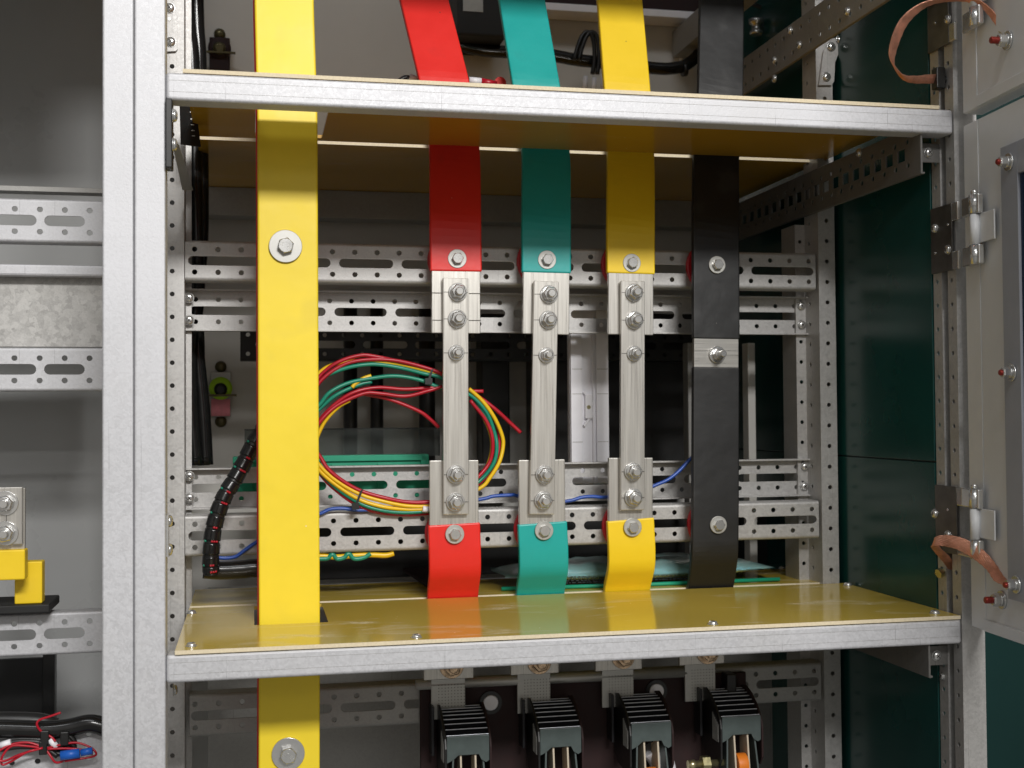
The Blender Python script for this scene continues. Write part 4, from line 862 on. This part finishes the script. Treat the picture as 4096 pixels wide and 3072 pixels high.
# a horizontal handling bar edge on the upper door
# hinges: part of the door they carry
def hinge(y_off, r, par, label):
    def q(x, y): return tile(3, r, x, y + y_off)
    X = 779.0; z1 = atX(q(1640, 80), X).z; z0 = atX(q(1640, 665), X).z; h = z1 - z0
    base = MB().box(X - 2.4, X - .1, 1.2, 41, z0, z1); hg = obj('hinge', base, 'dark_metal', par, .5, label=label)
    ua, ub = du(dp(q(1700, 300), 5)), du(dp(q(1838, 300), 5)); pc = dp(q(1786, 300), 6.5)
    for za, zb in ((z1 - 19, z1), (z0, z0 + 19)):
        k = MB(); k.box(X - 2.4, H0.x - 2, -10, 1.0, za, zb); DB(ua - 2, ub, 1.7, 7.5, za, zb, k); obj('leaf_wrap', k, 'zinc', hg, 1.2)
        obj('knuckle', MB().lathe((pc.x, pc.y, za + .3), (0, 0, 1), [(0, 5.4), (zb - za - .6, 5.4)], 22), 'zinc', hg)
    obj('barrel', MB().lathe((pc.x, pc.y, z0 + 19.4), (0, 0, 1), [(0, 4.6), (h - 38.8, 4.6)], 22), 'door_w', hg)
    obj('pin', MB().lathe((pc.x, pc.y, z1), (0, 0, 1), [(0, 3.2), (4, 3.2), (5, 2)], 14), 'zinc', hg)
    u0, u1 = du(dp(q(1830, 300), 1.6)), du(dp(q(1968, 300), 1.6)); obj('door_leaf', DB(u0, u1, 1.6, 3.2, z0 + 21, z1 - 19), 'door_w', hg, .6)
    for (x, y) in ((1445, 312), (1560, 495)): pan_screw(hg, atX(q(x, y), X - 2.5), 4.4, (-1, 0, 0))
    for (x, y) in ((1555, 280), (1445, 527)): obj('rivet', MB().lathe(atX(q(x, y), X - 2.5), (-1, 0, 0), [(0, 1.5), (.8, 1.3)], 12), 'zinc', hg)
hinge(3, 1, d_lo, 'middle hinge, high on the lower door')
hinge(808, 2, d_lo, 'lower hinge, above the lower copper braid')
hinge(-327, 0, d_up, 'top hinge behind the upper copper braid')

def braid(label, ea, eb, lugs, nm='copper_braid'):
    t = thing(nm, label, 'braid', ea[0], 'flat copper earthing braids')
    a, b_ = spline(ea, 8), spline(eb, 8); m = MB().strip(a, b_, 1.2); obj('braid_strap', m, 'copper', t)
    st = MB()     # woven strands standing proud of the strap
    nst = 9; n = len(a)
    for k in range(nst):
        f = (k + .5) / nst; pts = []
        for i in range(n):
            t_ = (a[min(i + 1, n - 1)] + b_[min(i + 1, n - 1)]) - (a[max(i - 1, 0)] + b_[max(i - 1, 0)]); nn = t_.cross(b_[i] - a[i]).normalized()
            ff = min(.97, max(.03, f + .035 * math.sin(i * 1.7 + k * 2.1))); c = a[i].lerp(b_[i], ff); pts.append(c + nn * .5)
        st.tube(pts, .85, 6)
    obj('strand', st, 'copper', t)
    for q in lugs: obj(*q, t) if len(q) == 3 else None
    return t
def edge(pts, Ys): return [atY(tile(3, r, x, y), Y) for (r, x, y), Y in zip(pts, Ys)]
ys = [12, 6, 2, -8, -16, -24, -32, -40, -50, -62, -74, -86]
ea = edge([(0, 1445, 640), (0, 1210, 655), (0, 1120, 600), (0, 1052, 480), (0, 1075, 320), (0, 1150, 165), (0, 1280, 55), (0, 1430, 0), (0, 1650, -22), (0, 1820, 5), (0, 1930, 85), (0, 2035, 215)], ys)
eb = edge([(0, 1445, 718), (0, 1240, 712), (0, 1140, 655), (0, 1092, 545), (0, 1130, 380), (0, 1205, 215), (0, 1320, 95), (0, 1450, 32), (0, 1650, 12), (0, 1800, 40), (0, 1895, 120), (0, 1985, 240)], [y + 6 for y in ys])
t = braid('upper copper braid looping in the air from the right post to the upper door', ea, eb, [])
a0, b0 = ea[-1], eb[-1]; pn = dp(tile(3, 0, 2075, 350), -1); w = (b0 - a0) * .5
obj('crimp_lug', MB().slab([a0, b0, pn + w * .8, pn - w * .8], (0, 2.4, .6)), 'brass', t)
pe = (ea[0] + eb[0]) / 2; obj('clamp', MB().box(pe.x - 1, pe.x + 9, pe.y - 5, pe.y + 6, pe.z - 11, pe.z + 11), 'black', t, 1); obj('bolt', MB().lathe(pe + V((9, 0, -1)), (1, 0, 0), [(0, 4), (10, 4), (14, 3)], 14), 'black', t)
ys = [26, 14, 2, -10, -18, -28, -38, -50, -62, -76, -86]
ea = edge([(2, 1620, 1600), (2, 1575, 1500), (2, 1500, 1425), (2, 1440, 1335), (2, 1530, 1308), (2, 1650, 1325), (2, 1770, 1375), (2, 1880, 1455), (2, 1970, 1560), (2, 2040, 1665), (3, 2090, 45)], ys)
eb = edge([(2, 1580, 1625), (2, 1510, 1530), (2, 1425, 1425), (2, 1418, 1400), (2, 1510, 1400), (2, 1620, 1425), (2, 1720, 1475), (2, 1810, 1535), (2, 1895, 1610), (2, 1950, 1690), (3, 2030, 75)], [y + 5 for y in ys])
t = braid('lower copper braid arching from the right post to the lower door', ea, eb, [])
obj('bolt', MB().lathe(A(3, 2, 1470, 1640, 30), (1, .2, .3), [(0, 5), (5, 5), (6, 3), (16, 3)], 6, .2, smooth=False), 'brass', t)
pan_screw(post_fr, atX(tile(3, 3, 1512, 865), 779.4), 3.5, (-1, 0, 0))

# ================================================================== LEFT BAY
YL = 232.0
hl = [-78.5 - 25 * k for k in range(16)]
def lrail(c, r, ya, yb, label, Y=YL, slots=True, rot=0):
    zt, zb = A(c, r, 600, ya, Y).z, A(c, r, 600, yb, Y).z; x0 = A(c, r, 775, 165, Y).x
    hs = [x0 - 25 * k for k in range(16)]; sl = [(x0 - 5 - 40.5 - 48.5 * k, x0 - 5 - 48.5 * k) for k in range(6)]
    return channel(label, -400, -45, (zt + zb) / 2, zt - zb, Y, hs, sl if slots else [], hz=11.8, sh=11, hr=2.9, mat='galv', group='rails of the left bay', r=3.0)
lrail(0, 1, 66, 440, 'upper slotted rail of the left bay')
lrail(0, 1, 1345, 1720, 'middle slotted rail of the left bay below the plain plate')
lrail(0, 3, 312, 675, 'lower slotted rail of the left bay under the small yellow block')
def lbox(name, c, r, ya, yb, Y, dy, mat, label, cat, bev=.8):
    zt, zb = A(c, r, 500, ya, Y).z, A(c, r, 500, yb, Y).z
    return tag(obj(name, MB().box(-420, -42, Y, Y + dy, zb, zt), mat, None, bev), label, cat)
lbox('flat_bar', 0, 1, 628, 728, 240, 14, 'galv', 'plain galvanised flat bar across the left bay between the upper rail and the plate', 'bar', 2.5)
lbox('spangled_plate', 0, 1, 732, 1342, 258, 2, 'spangled', 'plain spangled steel plate in the left bay above the middle rail', 'plate')
lbox('flat_bar', 0, 0, 1615, 1660, 262, 20, 'galv_dark', 'thin grey lip above the upper slotted rail of the left bay', 'bar', .5)
tag(obj('back_panel', MB().box(-500, -30, 520, 522, -420, 1000), 'panel_l'), 'smooth grey rear panel of the left bay', 'panel')
tag(obj('grey_sheet', MB().box(-432, -430, 40, 520, -420, 1000), 'panel_l'), 'grey side sheet of the left bay', 'panel')
tag(obj('black_plate', MB().box(-430, A(0, 3, 385, 1000, 440).x, 440, 446, -330, A(0, 3, 300, 710, 440).z), 'black_matt'), 'dark plate low in the left bay behind the cable tray', 'plate')
tag(obj('black_channel', MB().box(A(0, 3, 388, 900, 436).x, A(0, 3, 490, 900, 436).x, 420, 437, -330, A(0, 3, 300, 600, 440).z), 'black', None, 1), 'black upright channel low in the left bay', 'channel')
# small busbar with two nuts
t = thing('busbar', 'short bare busbar with two nuts and yellow sleeve at the left picture edge', 'busbar', A(0, 2, 60, 1600, 180), 'sleeved busbars')
p0, p1 = A(0, 2, -170, 897, 180), A(0, 2, 192, 1385, 180)
obj('bare_end', MB().box(p0.x, p1.x, 180, 187, p1.z, p0.z), 'alu', t, .8)
p0b, p1b = A(0, 2, -170, 1300, 186), A(0, 2, 222, 897, 192); obj('bare_back', MB().box(p0b.x, p1b.x, 187.4, 194, A(0, 2, 0, 1440, 190).z, p1b.z), 'alu', t, .6)
p2, p3 = A(0, 2, -170, 1440, 180), A(0, 3, 218, 30, 180); obj('sleeve', MB().box(p2.x, p3.x, 178, 196, p3.z, p2.z), 'yellow_b', t, 1.5)
for y in (1030, 1290): stud_nut(t, A(0, 2, 50, y, 179.8), 12.2, 8.6, .5, 12)
obj('scribed_line', MB().box(A(0, 2, 56, 1150, 180).x - .3, A(0, 2, 56, 1150, 180).x + .3, 179.7, 179.95, A(0, 2, 56, 1190, 180).z, A(0, 2, 56, 1110, 180).z), 'scribe', t)
a, b_ = A(0, 2, 130, 1535, 215), A(0, 3, 368, 232, 215)
tag(obj('yellow_block', MB().box(a.x, b_.x, 212, 230, b_.z, A(0, 2, 200, 1535, 215).z), 'yellow_b', None, 1.2), 'yellow sleeved bar end standing on the black pad in the left bay', 'bar')
a, b_ = A(0, 3, -150, 200, 240), A(0, 3, 472, 275, 240)
tag(obj('black_pad', MB().box(a.x, b_.x, 205, 275, b_.z, b_.z + 9), 'black_matt', None, 1.5), 'black pad on the lower slotted rail of the left bay', 'pad')
# tray with cables, red wires and blue plugs
zt = A(0, 3, 500, 1390, 215).z
hs = [A(0, 3, 765, 1590, 215).x - 25 * k for k in range(14)]
t = thing('cable_tray', 'galvanised perforated tray at the bottom of the left bay carrying tangled cables', 'tray', (-200, 215, -300))
b = MB(); zl = A(0, 3, 500, 1590, 215).z
b.perf(rect(-400, -45, -330, zt + 8), [circ(x, zl, 2.9) for x in hs] + [circ(x, A(0, 3, 500, 1380, 215).z, 2.9) for x in hs[:1]] + [slot(hs[1] - 14, hs[1] + 22, A(0, 3, 600, 1490, 215).z, 11)], 1.8, lambda u, v, d: (u, 215 + d, v)); b.box(-400, -45, 216.8, 250, zt + 6.2, zt + 8); obj('tray_sheet', b, 'galv', t)
t = thing('cable_loom', 'black bundled cables lying across the tray at the bottom of the left bay', 'cable', A(0, 3, 400, 1330, 200))
obj('thick_cable', MB().tube(spline([A(0, 3, x, y, 205) for x, y in [(-300, 1320), (0, 1320), (200, 1325), (420, 1330), (600, 1310), (760, 1275), (860, 1290), (960, 1330)]], 6), 9.5, 14), 'black_gloss', t)
obj('thick_cable', MB().tube(spline([A(0, 3, x, y, 222) for x, y in [(-300, 1255), (0, 1250), (200, 1250), (360, 1262), (480, 1300)]], 6), 9, 14), 'black', t)
for k in range(5): obj('loose_cable', MB().tube(spline([A(0, 3, x, y + k * 22, 203 - k * 1.5) for x, y in [(-200, 1430), (0, 1410), (180, 1385), (380, 1400), (500, 1470), (640, 1420), (580, 1340)]][:5 + (k % 2) * 2], 6), 3.0, 8), 'black', t)
for x, y in ((390, 1390), (375, 1480), (560, 1400)): p = A(0, 3, x, y, 196); obj('tie_head', MB().box(p.x - 4, p.x + 4, p.y - 4, p.y + 6, p.z - 7, p.z + 7), 'black', t, 1)
obj('white_marker', MB().tube([A(0, 3, 430, 1410, 196), A(0, 3, 490, 1480, 196)], 3.4, 8), 'white', t); obj('white_marker', MB().tube([A(0, 3, 0, 1465, 196), A(0, 3, 95, 1435, 196)], 3.4, 8), 'white', t)
t = thing('red_wires', 'thin red wires looped and tied on the tray of the left bay', 'wire', A(0, 3, 380, 1480, 194))
for pts in ([(525, 1180), (440, 1210), (340, 1245), (320, 1290), (365, 1350), (440, 1390), (480, 1430)], [(375, 1480), (250, 1440), (120, 1450), (10, 1500), (-40, 1560), (30, 1600), (180, 1540), (370, 1485)], [(375, 1490), (240, 1470), (100, 1470), (20, 1560), (20, 1630), (100, 1600), (240, 1520), (370, 1490)],
            [(400, 1490), (520, 1460), (660, 1440), (780, 1480), (830, 1530), (800, 1560), (620, 1590), (560, 1600)], [(400, 1500), (440, 1560), (480, 1610), (540, 1600), (560, 1560)], [(410, 1495), (560, 1490), (700, 1500), (800, 1540)]):
    obj('wire_strand', MB().tube(spline([A(0, 3, x, y, 193 + random.uniform(-2, 2)) for x, y in pts], 6), 1.25, 6), 'wire_red', t)
t = thing('blue_plug', 'two-part blue crimp plug on the red wires in the left bay', 'connector', A(0, 3, 660, 1530, 190))
obj('plug_half', MB().tube([A(0, 3, 525, 1552, 190), A(0, 3, 690, 1530, 190)], 4.8, 14), 'blue_plug', t); obj('plug_half', MB().tube([A(0, 3, 700, 1528, 190), A(0, 3, 800, 1508, 190)], 3.6, 14), 'blue_plug', t)

tag(obj('top_blocker', MB().box(-26.8, 812, -1.6, 0, 872, 1220), 'door'), 'unseen grey sheet over the top rail, added to shade the rear panel', 'panel')  # out of view, added to keep overhead light off the rear panel
t = thing('bay_blocker', 'grey sheet roof over the left bay, unseen, added to darken it', 'blocker', (-240, 260, 800))  # unseen cover, added so the top of the left bay stays dark
obj('blocker_sheet', MB().box(-460, -29, 0, 524, 800, 802), 'panel', t)
tag(obj('bay_front_blocker', MB().box(-460, -56, -1.6, 0, 742, 800), 'door'), 'unseen grey sheet over the left bay front, added to block light', 'panel')  # unseen strip, added to stop front light entering the bay's top
# ================================================================== SETTING
tag(obj('floor', MB().box(-6000, 6000, -8000, 3000, -1010, -1000), 'hall_floor'), kind='structure')

# ================================================================== LIGHT
w = bpy.data.worlds.new('World'); sc.world = w; w.use_nodes = True; nt = w.node_tree; bg = nt.nodes['Background']
tc = N(nt, 'ShaderNodeTexCoord'); sx = N(nt, 'ShaderNodeSeparateXYZ'); nt.links.new(tc.outputs['Generated'], sx.inputs[0])
r = ramp(nt, [(0.0, (.20, .185, .16)), (.40, (.55, .50, .44)), (.62, (.63, .61, .58)), (1.0, (.34, .335, .33))])
mr = N(nt, 'ShaderNodeMapRange'); mr.inputs[1].default_value = -1; mr.inputs[2].default_value = 1; nt.links.new(sx.outputs[2], mr.inputs[0]); nt.links.new(mr.outputs[0], r.inputs[0])
fr = ramp(nt, [(0.0, (1, 1, 1)), (.25, (.62, .62, .62)), (.5, (.16, .16, .16)), (1.0, (.06, .06, .06))])   # the hall in front is brighter than the wall behind
mf = N(nt, 'ShaderNodeMapRange'); mf.inputs[1].default_value = -1; mf.inputs[2].default_value = 1; nt.links.new(sx.outputs[1], mf.inputs[0]); nt.links.new(mf.outputs[0], fr.inputs[0])
vm = N(nt, 'ShaderNodeVectorMath', operation='SCALE'); nt.links.new(r.outputs[0], vm.inputs[0]); nt.links.new(fr.outputs[0], vm.inputs['Scale'])
nt.links.new(vm.outputs[0], bg.inputs[0]); bg.inputs[1].default_value = 0.74
def area(name, loc, target, sx_, sy_, power, col):
    l = bpy.data.lights.new(name, 'AREA'); l.shape = 'RECTANGLE'; l.size = sx_; l.size_y = sy_; l.energy = power; l.color = col
    o = bpy.data.objects.new(name, l); COL.objects.link(o); o.location = loc; o.rotation_euler = (V(target) - V(loc)).to_track_quat('-Z', 'Y').to_euler(); return o
c0 = V((.39, .1, .25))
def hall(name, el, az, d, w_, h_, p, col):
    el, az = math.radians(el), math.radians(az); area(name, c0 + V((math.sin(az) * math.cos(el), -math.cos(az) * math.cos(el), math.sin(el))) * d, c0, w_, h_, p, col)
hall('hall_lamp', 28.0, 6, 4.6, 1.5, .40, 182, (1.0, .985, .96))
hall('rear_fill', 17.5, 3, 7.5, 2.2, .5, 10, (1.0, .98, .95))  # added fill to brighten the cabinet's rear, no known fixture
area('ceiling_lamp', V((-.3, -2.6, 3.6)), c0, 2.2, .5, 26, (.97, .985, 1.0))

# ================================================================== CAMERA
cam = bpy.data.cameras.new('Camera'); co = bpy.data.objects.new('Camera', cam); COL.objects.link(co); sc.camera = co
Rm = Matrix((CM[0], -CM[1], -CM[2])).transposed()
co.matrix_world = Matrix.Translation(CAM * MM) @ Rm.to_4x4()
cam.sensor_fit = 'HORIZONTAL'; cam.sensor_width = 17.3; cam.lens = F / 4096 * 17.3; cam.clip_start = .05; cam.clip_end = 60
cam.dof.use_dof = True; cam.dof.focus_distance = 1.30; cam.dof.aperture_fstop = 4.5
sc.view_settings.view_transform = 'Standard'; sc.view_settings.look = 'None'; sc.view_settings.gamma = 1; sc.view_settings.exposure = 0.0
try: sc.view_settings.use_curve_mapping = False
except Exception: pass
